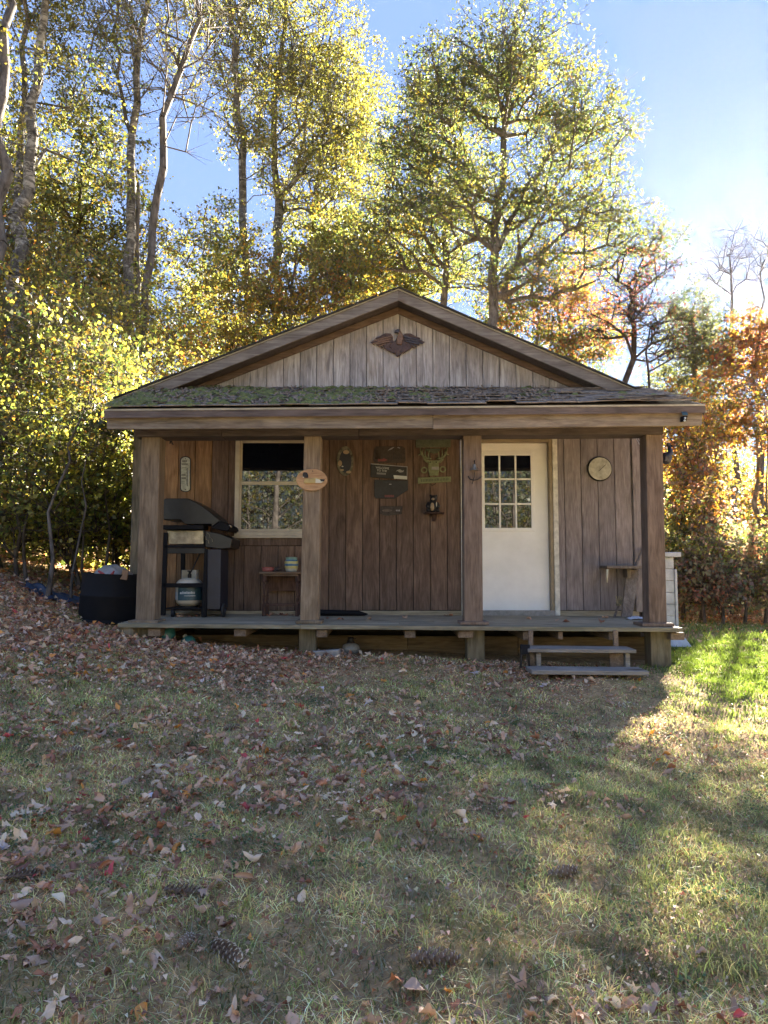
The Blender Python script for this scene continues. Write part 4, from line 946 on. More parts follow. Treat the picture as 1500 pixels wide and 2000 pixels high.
for n, y0, y1, h, w, pal, lean, gmin in [(95000, 1.75, 4.6, (.014, .052), (.0028, .006), GP, 1.2, .0), (76000, 4.4, 9.5, (.016, .05), (.0055, .010), GP, 1.2, .0), (30000, 9.0, 15.0, (.03, .08), (.008, .014), GP, .9, .0),
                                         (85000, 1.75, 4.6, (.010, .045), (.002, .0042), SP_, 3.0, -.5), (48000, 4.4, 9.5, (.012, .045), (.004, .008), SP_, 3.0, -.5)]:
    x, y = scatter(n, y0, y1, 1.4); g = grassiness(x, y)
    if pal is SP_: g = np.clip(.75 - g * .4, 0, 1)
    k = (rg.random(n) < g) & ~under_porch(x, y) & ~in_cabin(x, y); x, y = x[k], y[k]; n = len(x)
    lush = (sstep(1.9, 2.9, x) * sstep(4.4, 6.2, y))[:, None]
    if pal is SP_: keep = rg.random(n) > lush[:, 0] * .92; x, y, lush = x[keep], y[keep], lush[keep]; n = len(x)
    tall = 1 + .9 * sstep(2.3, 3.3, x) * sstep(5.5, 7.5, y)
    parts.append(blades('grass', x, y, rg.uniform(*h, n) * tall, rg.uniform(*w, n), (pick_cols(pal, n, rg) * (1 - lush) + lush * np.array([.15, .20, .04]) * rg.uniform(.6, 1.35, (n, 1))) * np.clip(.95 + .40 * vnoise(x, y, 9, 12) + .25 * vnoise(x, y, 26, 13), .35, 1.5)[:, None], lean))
# tufts: longer grass growing in bunches
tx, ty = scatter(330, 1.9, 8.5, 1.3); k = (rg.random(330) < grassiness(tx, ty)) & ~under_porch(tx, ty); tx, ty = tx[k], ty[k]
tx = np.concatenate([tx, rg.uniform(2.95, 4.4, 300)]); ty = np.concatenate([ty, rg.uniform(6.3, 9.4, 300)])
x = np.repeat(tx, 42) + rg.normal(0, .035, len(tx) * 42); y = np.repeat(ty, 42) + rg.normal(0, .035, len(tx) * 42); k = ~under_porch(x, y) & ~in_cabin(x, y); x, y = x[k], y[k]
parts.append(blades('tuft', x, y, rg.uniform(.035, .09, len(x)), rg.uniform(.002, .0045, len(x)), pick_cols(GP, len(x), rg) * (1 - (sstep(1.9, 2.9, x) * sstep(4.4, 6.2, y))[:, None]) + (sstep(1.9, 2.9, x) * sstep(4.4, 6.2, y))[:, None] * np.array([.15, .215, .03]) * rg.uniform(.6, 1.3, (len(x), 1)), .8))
off = 0; VV, QQ, TT, CC = [], [], [], []
for V, Q, T, C in parts: VV.append(V); QQ.append(Q + off); TT.append(T + off); CC.append(C); off += len(V)
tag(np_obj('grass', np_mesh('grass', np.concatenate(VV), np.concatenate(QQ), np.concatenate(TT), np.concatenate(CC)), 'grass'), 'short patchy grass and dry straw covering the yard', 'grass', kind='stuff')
# small round weeds
wx, wy = scatter(900, 1.8, 6.5, 1.2); k = (rg.random(900) < .8 * np.clip(vnoise(wx, wy, 2.0, 8) + .3, 0, 1)); wx, wy = wx[k], wy[k]
x = np.repeat(wx, 22) + rg.normal(0, .035, len(wx) * 22); y = np.repeat(wy, 22) + rg.normal(0, .035, len(wx) * 22)
C = np.stack([x, y, gz(x, y) + rg.uniform(.008, .04, len(x))], 1)
V, Q = leaf_quads(C, unit(rg.normal(size=C.shape) * [1, 1, .3]), rg.uniform(.010, .022, len(C)), rg.uniform(.009, .016, len(C)), rg)
tag(np_obj('ground_cover', np_mesh('ground_cover', V, quads=Q, col=np.repeat(pick_cols([((.08, .14, .055), 3), ((.12, .18, .075), 2), ((.19, .22, .09), 1)], len(C), rg), 4, 0)), 'grass'), 'small leaved clover and weeds among the grass', 'weeds', kind='stuff')

# leaf shapes: flat outline in x (length 1) and y, curled by numbers
def leaf_shape(kind, curl, bend, twist, r):
    if kind == 'oval':
        xs = np.linspace(0, 1, 8); w = r.uniform(.17, .34) * np.sin(PI * xs ** r.uniform(.7, 1.1)) ** .8 * r.uniform(.82, 1.15, 8) + .004
        rows = np.array([-1, -.5, 0, .5, 1])
        X = np.repeat(xs, 5); Yv = (w[:, None] * rows[None]).ravel()
        q = [(i * 5 + j, (i + 1) * 5 + j, (i + 1) * 5 + j + 1, i * 5 + j + 1) for i in range(7) for j in range(4)]
        t = []
    else:
        if kind == 'maple':
            ang = np.radians([-170, -140, -118, -95, -72, -50, -34, -16, 0, 16, 34, 50, 72, 95, 118, 140, 170])
            rad = np.array([.10, .34, .26, .50, .28, .60, .32, .42, .72, .42, .32, .60, .28, .50, .26, .34, .10])
        else:                # lobed oak
            ang = np.radians([-172, -120, -95, -70, -48, -40, -28, -22, -14, -10, 0, 10, 14, 22, 28, 40, 48, 70, 95, 120, 172])
            rad = np.array([.30, .14, .22, .14, .30, .24, .42, .36, .54, .52, .62, .52, .54, .36, .42, .24, .30, .14, .22, .14, .30])
        rad = rad * r.uniform(.88, 1.12, len(rad))
        xo, yo = np.cos(ang) * rad, np.sin(ang) * rad
        X = np.concatenate([[0], xo * .5, xo]) + .35; Yv = np.concatenate([[0], yo * .5, yo]); k = len(ang)
        t = [(0, 1 + i, 2 + i) for i in range(k - 1)]
        q = [(1 + i, 1 + k + i, 2 + k + i, 2 + i) for i in range(k - 1)]
    a = Yv * curl * 3.2
    rr_ = 1 / (curl * 3.2) if abs(curl) > .02 else None
    if rr_: Yc = np.sin(a) * rr_; Z = (1 - np.cos(a)) * rr_
    else: Yc = Yv; Z = 0 * Yv
    Z = Z + bend * (X - .5) ** 2 + twist * (X - .5) * Yc + r.uniform(.03, .09) * np.sin(X * r.uniform(6, 13) + Yv * r.uniform(8, 22) + r.uniform(0, 6)) + r.uniform(0, .05) * np.sin(X * 23 + Yv * 31)
    V = np.stack([X - .5, Yc, Z], 1); V[:, 2] -= V[:, 2].min()
    return V, np.array(q).reshape(-1, 4), np.array(t).reshape(-1, 3)
LEAFS = []
rs = np.random.default_rng(21)
for kind, cnt in (('oval', 12), ('maple', 9), ('oak', 5)):
    for _ in range(cnt):
        LEAFS.append((kind, leaf_shape(kind, rs.uniform(.5, 2.2) * (1.15 if kind == 'oval' else .95) * rs.choice([1, 1, -1]), rs.uniform(-.5, .9), rs.uniform(-.8, .8), rs)))
TAN = (0.641, 0.387, 0.246); BUFF = (0.790, 0.587, 0.412); CHO = (0.282, 0.124, 0.079); RUS = (0.461, 0.194, 0.100); PINK = (0.790, 0.699, 0.732); CRIM = (0.538, 0.081, 0.079); AMB = (0.718, 0.313, 0.074); STR = (0.790, 0.649, 0.453); DUL = (0.436, 0.293, 0.212)
LP = [('tan', TAN, 6), ('buff', BUFF, 3), ('chocolate brown', CHO, 3.4), ('russet', RUS, 2.6), ('dull grey brown', DUL, 5), ('straw coloured', STR, .8), ('pale pink', PINK, .7), ('crimson', CRIM, .3), ('amber', AMB, .5)]
lw = np.array([p[2] for p in LP]); lw = lw / lw.sum()
# where each leaf lies
x1, y1 = scatter(34000, 1.8, 8.6, 1.25, .60); d = leafiness(x1, y1); k = (rg.random(len(x1)) < d ** 2.2 * .58) & ~under_porch(x1, y1) & ~in_cabin(x1, y1)
lx, ly = x1[k], y1[k]
px_ = rg.normal(-2.0, .75, 650); py_ = rg.normal(6.95, .33, 650)          # the drift against the porch
lx, ly = np.concatenate([lx, px_]), np.concatenate([ly, py_])
k = ~((lx > -2.75) & (lx < 3.05) & (ly > 7.7)); lx, ly = lx[k], ly[k]
o_ = np.argsort(ly); lx, ly = lx[o_], ly[o_]
nl = len(lx); kind_i = rg.integers(0, len(LEAFS), nl)
kind_i = np.where(rg.random(nl) < .6, rg.integers(0, 12, nl), kind_i)
coli = rg.choice(len(LP), nl, p=lw); size = (.030 + .055 * rg.random(nl) ** 1.5) * np.where(kind_i >= 12, 1.12, 1.0)
flatl = (kind_i >= 12) & (kind_i < 21)
coli = np.where(~flatl & np.isin(coli, [6]), 0, coli)
def leaf_matrix(i):
    e = Matrix.Rotation(rg.uniform(0, 6.28), 3, 'Z') @ Matrix.Rotation(rg.normal(0, .42), 3, 'X') @ Matrix.Rotation(rg.normal(0, .42), 3, 'Y')
    if rg.random() < .35: e = e @ Matrix.Rotation(PI, 3, 'X')
    return np.array(e)
# the 300 nearest are things of their own
near = np.where(inside_frame(lx, ly, .535) & (ly > 1.98))[0]; near = near[:300]; near_set = set(near.tolist())
FORM = {'oval': 'curled', 'maple': 'pointed maple', 'oak': 'lobed oak'}
cache = {}
def leaf_mesh_for(ki, ci):
    if (ki, ci) not in cache:
        kd, (V, Q, T) = LEAFS[ki]; r2 = np.random.default_rng(ki * 31 + ci)
        me = np_mesh('fallen_leaf', V, Q, T, np.array(LP[ci][1]) * r2.uniform(.8, 1.2) * r2.uniform(.88, 1.12, (len(V), 1)), smooth=True)
        me.materials.append(M['litter']); cache[(ki, ci)] = me
    return cache[(ki, ci)]
BV, BQ, BT_, BC = [], [], [], []; off = 0
for i in range(nl):
    e = leaf_matrix(i); z = float(gz(lx[i], ly[i])) + rg.uniform(.0, .022)
    if i in near_set:
        o = bpy.data.objects.new('fallen_leaf', leaf_mesh_for(int(kind_i[i]), int(coli[i])))
        mt = Matrix.Identity(4); s = size[i]
        for a in range(3):
            for b_ in range(3): mt[a][b_] = e[a, b_] * s
        zmin = float((LEAFS[kind_i[i]][1][0] * s @ e.T)[:, 2].min())
        mt.translation = (lx[i], ly[i], float(gz(lx[i], ly[i])) + .006 - zmin * .7); o.matrix_world = mt
        COL.objects.link(o)
        kd = LEAFS[kind_i[i]][0]; cn = LP[coli[i]][0]
        tag(o, f'{cn} {FORM[kd]} leaf lying dry on the lawn', 'leaf', f'{cn} {FORM[kd]} leaves on the lawn')
    else:
        V, Q, T = LEAFS[kind_i[i]][1]; Vw = (V * size[i]) @ e.T
        Vw = Vw + [lx[i], ly[i], z - Vw[:, 2].min() * .7]
        BV.append(Vw); BQ.append(Q + off); BT_.append(T + off); off += len(V)
        BC.append(np.repeat((np.array(LP[coli[i]][1]) * rg.uniform(.75, 1.2))[None], len(V), 0))
tag(np_obj('leaf_litter', np_mesh('leaf_litter', np.concatenate(BV), np.concatenate(BQ), np.concatenate([t for t in BT_ if len(t)]), np.concatenate(BC), smooth=True), 'litter'), 'drifts of dry brown leaves over the yard and against the porch', 'leaf litter', kind='stuff')
# crumbled leaf and bark bits worked into the turf
n = 60000; x, y = scatter(n, 1.75, 9.2, 1.35); k = (rg.random(n) < (.45 + .5 * leafiness(x, y)) * (1 - .85 * sstep(1.9, 2.9, x) * sstep(4.4, 6.2, y))) & ~under_porch(x, y) & ~in_cabin(x, y); x, y = x[k], y[k]
C = np.stack([x, y, gz(x, y) + rg.uniform(.002, .022, len(x))], 1); s_ = rg.uniform(.008, .030, len(x)) * (.7 + y * .06)
V, Q = leaf_quads(C, unit(rg.normal(size=C.shape) * [1, 1, .4]), s_, s_ * rg.uniform(.35, .8, len(x)), rg, .6)
tag(np_obj('leaf_crumbs', np_mesh('leaf_crumbs', V, quads=Q, col=np.repeat(pick_cols([(TAN, 3), (RUS, 2), (DUL, 4), (CHO, 4), (BUFF, 2), (STR, 1.2)], len(C), rg), 4, 0)), 'litter'), 'crumbled brown leaf bits worked into the turf', 'leaf litter', kind='stuff')
# forest floor litter: small folded leaves farther off
n = 42000
x = np.concatenate([rg.uniform(-14, -2.6, n // 2), rg.uniform(-3, 15, n // 2)]); y = np.concatenate([rg.uniform(5.6, 19, n // 2), rg.uniform(8.4, 22, n // 2)])
k = ~under_porch(x, y) & ~in_cabin(x, y) & (rg.random(n) < np.where(x < -2.5, .9, np.clip((y - 9.5) / 3, .08, .9))); x, y = x[k], y[k]
C = np.stack([x, y, gz(x, y) + rg.uniform(.005, .035, len(x))], 1)
V, Q = leaf_quads(C, unit(rg.normal(size=C.shape) * [1, 1, .35]), rg.uniform(.05, .10, len(C)), rg.uniform(.03, .06, len(C)), rg, .5)
tag(np_obj('forest_litter', np_mesh('forest_litter', V, quads=Q, col=np.repeat(pick_cols([(TAN, 4), (RUS, 3), (DUL, 4), (CHO, 3), (BUFF, 2), (AMB, 1)], len(C), rg), 4, 0)), 'litter'), 'brown leaf litter on the floor of the wood', 'leaf litter', kind='stuff')
# dead twigs and pine needles on the lawn
n = 900; x, y = scatter(n, 1.8, 7.2, 1.2); a = rg.uniform(0, PI, n); l = rg.uniform(.02, .07, n) * np.where(rg.random(n) < .04, 3, 1)
dv = np.stack([np.cos(a) * l, np.sin(a) * l, 0 * l], 1); C = np.stack([x, y, gz(x, y) + .012], 1)
V, Q = tubes(C - dv, C + dv + rg.normal(0, .006, (n, 3)) + [0, 0, .006], np.full(n, .0011), np.full(n, .0006), 3)
tag(np_obj('twig_litter', np_mesh('twig_litter', V, quads=Q), 'bark_twig'), 'fine dead twigs and needles on the lawn', 'twig litter', kind='stuff')

# pine cones
def pine_cone(px, py, length, ang, label):
    c = G(px, py); r = random.Random(px); m = MB(); tips = MB()
    n_ = 64; L = length
    for i in range(n_):
        f = (i + .5) / n_; t = i * 2.39996; rad = L * .155 * (math.sin(PI * min(1, f * .86 + .12)) ** .7)
        p = Vector((L * (f - .5), math.cos(t) * rad * .35, math.sin(t) * rad * .35)); o = Vector((.55, math.cos(t), math.sin(t))).normalized()
        s = Vector((0, -math.sin(t), math.cos(t))); ln = rad * .8 + .003; w = L * .062
        e = p + o * ln
        th = Vector((.003, 0, 0))
        m.add([p - s * w * .4, p + s * w * .4, e + s * w, e - s * w, e + o * .006 - th], [(0, 1, 2, 3), (3, 2, 4)])
        tips.add([e - s * w * .7 + th * .3, e + s * w * .7 + th * .3, e + o * .0065, e - s * w * .2 + o * .006], [(0, 1, 2, 3)])
    m.tube([(-L * .5, 0, 0), (L * .45, 0, 0)], [L * .05, L * .03], 6)
    root = thing('pine_cone', label, 'pine cone', (c.x, c.y, c.z), 'pine cones on the lawn')
    mt = Matrix.Translation((c.x, c.y, c.z + L * .13)) @ Matrix.Rotation(ang, 4, 'Z') @ Matrix.Rotation(r.uniform(-.12, .12), 4, 'Y')
    for mb_, nm, mat in ((m, 'scales', 'cone'), (tips, 'tip', 'cone_tip')):
        mb_.v = [tuple(mt @ Vector(v)) for v in mb_.v]; mb_.build('scale_cluster' if nm == 'scales' else 'resin_tip_cluster', mat, root)
pine_cone(850, 1888, .155, .10, 'long pale tipped pine cone among leaves at the centre of the lawn')
pine_cone(440, 1872, .15, -.75, 'pine cone with whitish resin slanting into the grass by small weeds')
pine_cone(360, 1752, .15, -.02, 'long dark pine cone lying level on matted straw')
pine_cone(45, 1720, .14, .15, 'pine cone half buried in straw past the dry grass')
pine_cone(362, 1850, .09, 1.3, 'small dark pine cone standing upright between curled leaves')
pine_cone(140, 1475, .14, 1.2, 'weathered pine cone pointing at the porch')
pine_cone(1098, 1715, .13, .3, 'pine cone beside a crimson leaf')
pine_cone(452, 1425, .11, .5, 'stubby pine cone in the drift in front of the porch')
# ------------------------------------------------------------------ things on and around the porch
def pp(poly, Y, depth, name, mat, parent, bevel=0.0):
    return MB().prism([P(x, y, Y) for x, y in poly], (0, depth, 0)).build(name, mat, parent, bevel)
def rect(x0, x1, y0, y1): return [(x0, y1), (x1, y1), (x1, y0), (x0, y0)]
def oval(cx, cy, rx, ry, n=32, rot=0): return [(cx + rx * math.cos(-t) * math.cos(rot) - ry * math.sin(-t) * math.sin(rot), cy + rx * math.cos(-t) * math.sin(rot) + ry * math.sin(-t) * math.cos(rot)) for t in [2 * PI * i / n for i in range(n)]]

# gas grill
gY = 8.08; gd = .46
gr = thing('gas_grill', 'black gas grill with a sloping hood, standing side-on between post and window', 'grill', (PX(375, 8.3), 8.3, deck_z(PX(375, 8.3), 8.3)))
hood = pp([(318, 1015), (352, 1015), (361, 1024), (413, 1024), (413, 1030), (430, 1017), (412, 1001), (392, 986), (371, 975), (366, 973.5), (322, 973.5), (318, 978)], gY, gd, 'hood', 'black', gr, .008)
pp([(413, 1032), (444, 1037), (449, 1032), (446, 1026), (431, 1017.5), (414, 1030)], gY - .02, gd + .04, 'hood_front', 'black_matte', gr, .006)
MB().tube([P(447, 1026, gY + .05), P(452, 1029, gY + .05), P(452, 1029, gY + .4), P(447, 1026, gY + .4)], .011, 8).build('handle', 'steel', hood, smooth=True)
pp(rect(315, 397, 1025.5, 1034), gY - .05, .24, 'side_shelf', 'black_matte', gr, .004)
pp([(329, 1063), (398, 1063), (398, 1036), (326, 1036)], gY + .03, gd - .06, 'firebox', 'steel', gr, .006)
cp = pp([(401, 1068), (430, 1072), (450, 1070), (453, 1052), (428, 1042), (401, 1037)], gY - .01, gd + .02, 'control_panel', 'black', gr, .005)
for k in range(4):
    q = P(451, 1061, gY + .07 + k * .105); MB().lathe([(0, 0), (.022, 0), (.02, .02), (.012, .026), (0, .026)], q, 12, 'X').build('knob', 'iron', cp, smooth=False)
for k, (px, py) in enumerate([(398, 1045), (405, 1041), (410, 1049), (403, 1053)]):
    MB().tube([P(px, py, gY - .03), P(px + 4, py + 3, gY - .035), P(px + 5, py + 9, gY - .03)], .003, 5).build('wire_hook', 'steel', gr)
pp(rect(320, 400, 1064.5, 1070), gY, .03, 'rail', 'black_matte', gr, .003)
pp(rect(327, 400, 1070.5, 1081), gY + .004, .02, 'rail', 'black', gr, .003)
pp(rect(319, 398, 1139, 1147.5), gY, .025, 'cross_bar', 'black_matte', gr, .003)
pp([(313, 1202), (322, 1202), (327, 1040), (319, 1040)], gY, .035, 'leg', 'black_matte', gr, .003)
pp([(393, 1205), (403, 1205), (404, 1072), (399, 1072)], gY - .03, .035, 'leg', 'black_matte', gr, .003)
pp([(352, 1190), (360, 1190), (361, 1070), (353, 1070)], gY + .42, .03, 'leg', 'black_matte', gr, .003)
pp([(425, 1192), (432, 1192), (432, 1070), (426, 1070)], gY + .42, .03, 'leg', 'black_matte', gr, .003)
pp([(400, 1190), (430, 1190), (431.5, 1073), (404.5, 1073)], gY - .002, .40, 'side_panel', 'navy', gr, .004)
pp(rect(324, 398, 1187, 1190.5), gY + .02, .40, 'bottom_shelf', 'black_matte', gr, .003)
for px, Y in ((436, gY + .05), (436, gY + .36)):
    q = P(px, 1186, Y); zc = deck_z(q.x, Y) + .077
    w_ = MB().lathe([(0, 0), (.055, 0), (.06, .006), (.075, .008), (.077, .018), (.075, .03), (.06, .032), (0, .034)], (q.x - .014, Y, zc), 20, 'X').build('wheel', 'rubber', gr)
    MB().lathe([(0, 0), (.03, 0), (.026, .008), (0, .01)], (q.x + .022, Y, zc), 12, 'X').build('hub', 'navy', w_)
for Y in (gY + .05, gY + .3):
    q = P(338, 1190, Y); zc = deck_z(q.x, Y) + .04
    MB().lathe([(0, 0), (.036, 0), (.04, .006), (.04, .024), (.036, .03), (0, .03)], (q.x - .015, Y, zc), 14, 'X').build('caster', 'rubber', gr)
# propane tank
tq = P(369, 1187, 8.27); tz = deck_z(tq.x, 8.27) + .075; tr = .152
tk = thing('propane_tank', 'off-white propane tank with a dark blue label, set under the grill', 'propane tank', (tq.x, 8.27, tz))
smooth_by_angle(MB().lathe([(0, .035), (.07, .036), (.115, .055), (.142, .085), (tr, .125), (tr, .27), (.145, .305), (.12, .335), (.08, .355), (0, .362)], (tq.x, 8.27, tz), 36).build('body', 'tank', tk))
MB().lathe([(.10, 0), (.105, 0), (.105, .045), (.10, .045)], (tq.x, 8.27, tz), 28).build('foot_ring', 'iron', tk)
m = MB()
for k in range(18):
    a0, a1 = R(-75 + k * 11), R(-75 + (k + 1) * 11)
    m.slab([(tq.x + .1 * math.sin(a0), 8.27 + .1 * math.cos(a0), tz + .34), (tq.x + .1 * math.sin(a1), 8.27 + .1 * math.cos(a1), tz + .34), (tq.x + .1 * math.sin(a1), 8.27 + .1 * math.cos(a1), tz + .45), (tq.x + .1 * math.sin(a0), 8.27 + .1 * math.cos(a0), tz + .45)], (.003 * math.sin(a0), .003 * math.cos(a0), 0))
m.build('collar', 'tank', tk)
MB().lathe([(0, .355), (.022, .356), (.022, .40), (.014, .405), (.014, .43), (.028, .432), (.028, .445), (0, .446)], (tq.x, 8.27, tz), 12).build('valve', 'iron', tk)
MB().tube([(tq.x + .01, 8.25, tz + .41), (tq.x + .05, 8.22, tz + .47), P(392, 1078, 8.2), P(396, 1070, 8.2)], .008, 6).build('hose', 'rubber', tk, smooth=True)
def wrap(a0, a1, z0, z1, r, mat, name, parent=tk, n=14):
    m = MB()
    for k in range(n):
        b0, b1 = R(a0 + (a1 - a0) * k / n), R(a0 + (a1 - a0) * (k + 1) / n)
        f = lambda a, z, rr: (tq.x + rr * math.sin(a), 8.27 - rr * math.cos(a), tz + z)
        m.add([f(b0, z0, r), f(b1, z0, r), f(b1, z1, r), f(b0, z1, r)], [(0, 1, 2, 3)])
    return m.build(name, mat, parent)
lb = wrap(-38, 95, .108, .292, tr + .0015, 'label_blue', 'label')
wrap(-72, -41, .115, .20, tr + .0012, 'print', 'label')
wrap(-38, 95, .262, .283, tr + .0025, 'print_grey', 'label_band', lb)
for k in range(9): wrap(-14 + k * 6, -10 + k * 6, .182, .205 + .004 * (k % 3 == 0), tr + .0025, 'print', 'print_mark', lb, 2)
wrap(-5, 42, .157, .163, tr + .0025, 'print', 'print_line', lb); wrap(-26, -17, .18, .20, tr + .0025, 'print', 'print_mark', lb, 3)

# stool table with dish and jar
tbY = 8.28
tb = thing('side_table', 'small dark pine table with turned legs under the window', 'table', (PX(547, 8.4), 8.4, deck_z(PX(547, 8.4), 8.4)))
ztop, zt2 = PZ(1116.5, tbY), PZ(1121, tbY)
MB().box(PX(506, tbY), PX(587, tbY), tbY, 8.60, zt2, ztop).build('table_top', 'furn_top', tb, bevel=.006)
MB().box(PX(513, tbY), PX(582, tbY), tbY + .02, tbY + .04, PZ(1125, tbY), zt2 - .001).build('apron', 'furn_top', tb, bevel=.002)
MB().box(PX(518, tbY), PX(578, tbY), 8.56, 8.575, PZ(1154, 8.56), zt2 - .001).build('back_panel', 'furn', tb)
legp = []
for px in (516.5, 581):
    for Y in (tbY + .05, 8.56):
        x = PX(px, tbY + .05); zb = deck_z(x, Y); H = zt2 - zb - .002
        prof = [(0, 0), (.022, 0), (.022, H * .28), (.014, H * .30), (.011, H * .33), (.017, H * .38), (.012, H * .44), (.018, H * .47), (.012, H * .50), (.014, H * .62), (.019, H * .72), (.012, H * .80), (.024, H * .82), (.024, H), (0, H)]
        MB().lathe(prof, (x, Y, zb), 12).build('leg', 'furn', tb)
MB().box(PX(519, tbY), PX(578, tbY), tbY + .04, tbY + .06, PZ(1184, tbY), PZ(1179, tbY)).build('stretcher', 'furn', tb, bevel=.003)
dq = P(523.5, 1116, 8.42); dz = ztop
o = MB().lathe([(0, 0), (.055, 0), (.068, .012), (.072, .03), (.068, .04), (.074, .052), (.068, .054), (.062, .04), (0, .03)], (dq.x, 8.42, dz), 24).build('dish', 'pink', None)
tag(smooth_by_angle(o), 'low pink ceramic dish on the small table', 'dish')
q = P(544, 1116, 8.40)
o = MB().ball((q.x - .01, 8.40, dz + .024), (.032, .03, .024), 12, 8).tube([(q.x + .02, 8.40, dz + .03), (q.x + .045, 8.395, dz + .045)], [.014, .007], 8).ball((q.x - .035, 8.37, dz + .013), (.014, .014, .013), 8, 6).build('trinket', 'sign_brown', None, smooth=True)
tag(o, 'small brown trinket between the pink dish and the jar', 'trinket')
jq = P(569, 1116, 8.42); jx = jq.x
jar = thing('striped_jar', 'round ceramic jar striped in yellow, blue and green on the small table', 'jar', (jx, 8.42, dz))
jp = [(.056, 0, 'g_white'), (.066, .016, 'g_white'), (.073, .034, 'g_yellow'), (.078, .066, 'g_blue'), (.080, .092, 'g_yellow'), (.078, .122, 'g_blue'), (.068, .138, 'g_teal'), (.066, .158, 'g_teal')]
for k in range(len(jp) - 1):
    r0_, h0, mt_ = jp[k]; r1_, h1, _ = jp[k + 1]
    smooth_by_angle(MB().lathe([(0, h0), (r0_, h0), ((r0_ + r1_) / 2 + .002, (h0 + h1) / 2), (r1_, h1), (0, h1)], (jx, 8.42, dz), 28).build('stripe', mt_, jar))
smooth_by_angle(MB().lathe([(0, .158), (.07, .1585), (.07, .164), (.05, .17), (0, .172)], (jx, 8.42, dz), 28).build('lid', 'g_teal', jar))

# thermometer
ty = YW - .012
th = thing('wall_thermometer', 'long yellowed tin thermometer screwed to the siding above the grill', 'thermometer', (PX(362, YW), ty, PZ(960, YW)))
def stadium(x0, x1, y0, y1, n=8):
    r = (x1 - x0) / 2; c = (x0 + x1) / 2; b = []
    for i in range(n + 1): a = PI * i / n; b.append((c - r * math.cos(a), y1 - r * .62 + r * .62 * math.sin(a)))
    for i in range(n + 1): a = PI * i / n; b.append((c + r * math.cos(a), y0 + r * .62 - r * .62 * math.sin(a)))
    return b
pl = pp(stadium(351.5, 372.5, 891, 961), YW - .01, .009, 'backplate', 'iron', th, .0)
pp(stadium(353.5, 371, 893, 959.5), YW - .013, .004, 'face', 'thermo', th)
MB().tube([P(368.5, 919, YW - .017), P(368.2, 948, YW - .017)], .0055, 8).build('tube', 'print', th, smooth=True)
pp(rect(365.5, 366.3, 914, 950), YW - .0145, .002, 'scale', 'sign_black', th)
for k in range(12): pp(rect(363.6, 365.4, 917 + k * 2.7, 917.8 + k * 2.7), YW - .0145, .002, 'tick', 'sign_black', th)
for x0, x1, y0, y1 in [(356, 366, 899, 902), (355, 367, 905, 908), (356, 364, 913, 914), (354.5, 363, 926, 929.5), (354.5, 363.5, 932, 936), (355, 361, 939, 940.5), (356, 362, 943, 944)]:
    k = int((x1 - x0) / 1.8)
    for i in range(k):
        xa = x0 + (x1 - x0) * i / k; pp(rect(xa, xa + (x1 - x0) / k * .62, y0, y1), YW - .0142, .0018, 'print_mark', 'sign_brown', th)
for py in (896, 956): MB().lathe([(0, 0), (.006, 0), (.006, .004), (0, .005)], P(362, py, YW - .018), 8, 'Y').build('screw', 'iron', th)

# oval duck plaque on the second post
dY = 7.375
dk = thing('duck_plaque', 'oval pine plaque with a painted wooden duck, nailed to the post beside the window', 'plaque', tuple(P(609, 957, dY)))
pp(oval(608.8, 937, 30.6, 21.5, 40), dY, .02, 'board', 'plaque', dk, .004)
pp([(593, 941.5), (594.5, 944), (627, 944), (633.5, 940.5), (634, 936.5), (627, 935), (617, 933), (600, 934.5), (595, 936)], dY - .014, .014, 'body', 'duck', dk, .004)
pp([(616, 943.6), (627.5, 943.6), (632, 940.6), (624, 936.6), (616.5, 934.2)], dY - .016, .015, 'flank', 'ivory', dk, .002)
pp([(624, 936), (627, 940), (632.5, 940.5), (634.5, 936.2), (628, 935.6)], dY - .018, .017, 'tail', 'sign_black', dk, .002)
pp([(593, 933), (601.5, 933), (602, 929), (600, 923.5), (596, 922), (592.5, 922.6), (591, 926), (591.5, 930)], dY - .014, .014, 'head', 'iron', dk, .003)
pp([(584.5, 932), (591.5, 930.5), (591.2, 928.6), (586, 930.6)], dY - .008, .008, 'bill', 'tan', dk)
pp(oval(592.6, 932.2, 1.6, 1.0, 10), dY - .0155, .003, 'eye_patch', 'ivory', dk)
MB().lathe([(0, 0), (.006, 0), (.005, .004), (0, .005)], P(610.7, 920, dY - .004), 8, 'Y').build('nail', 'iron', dk)

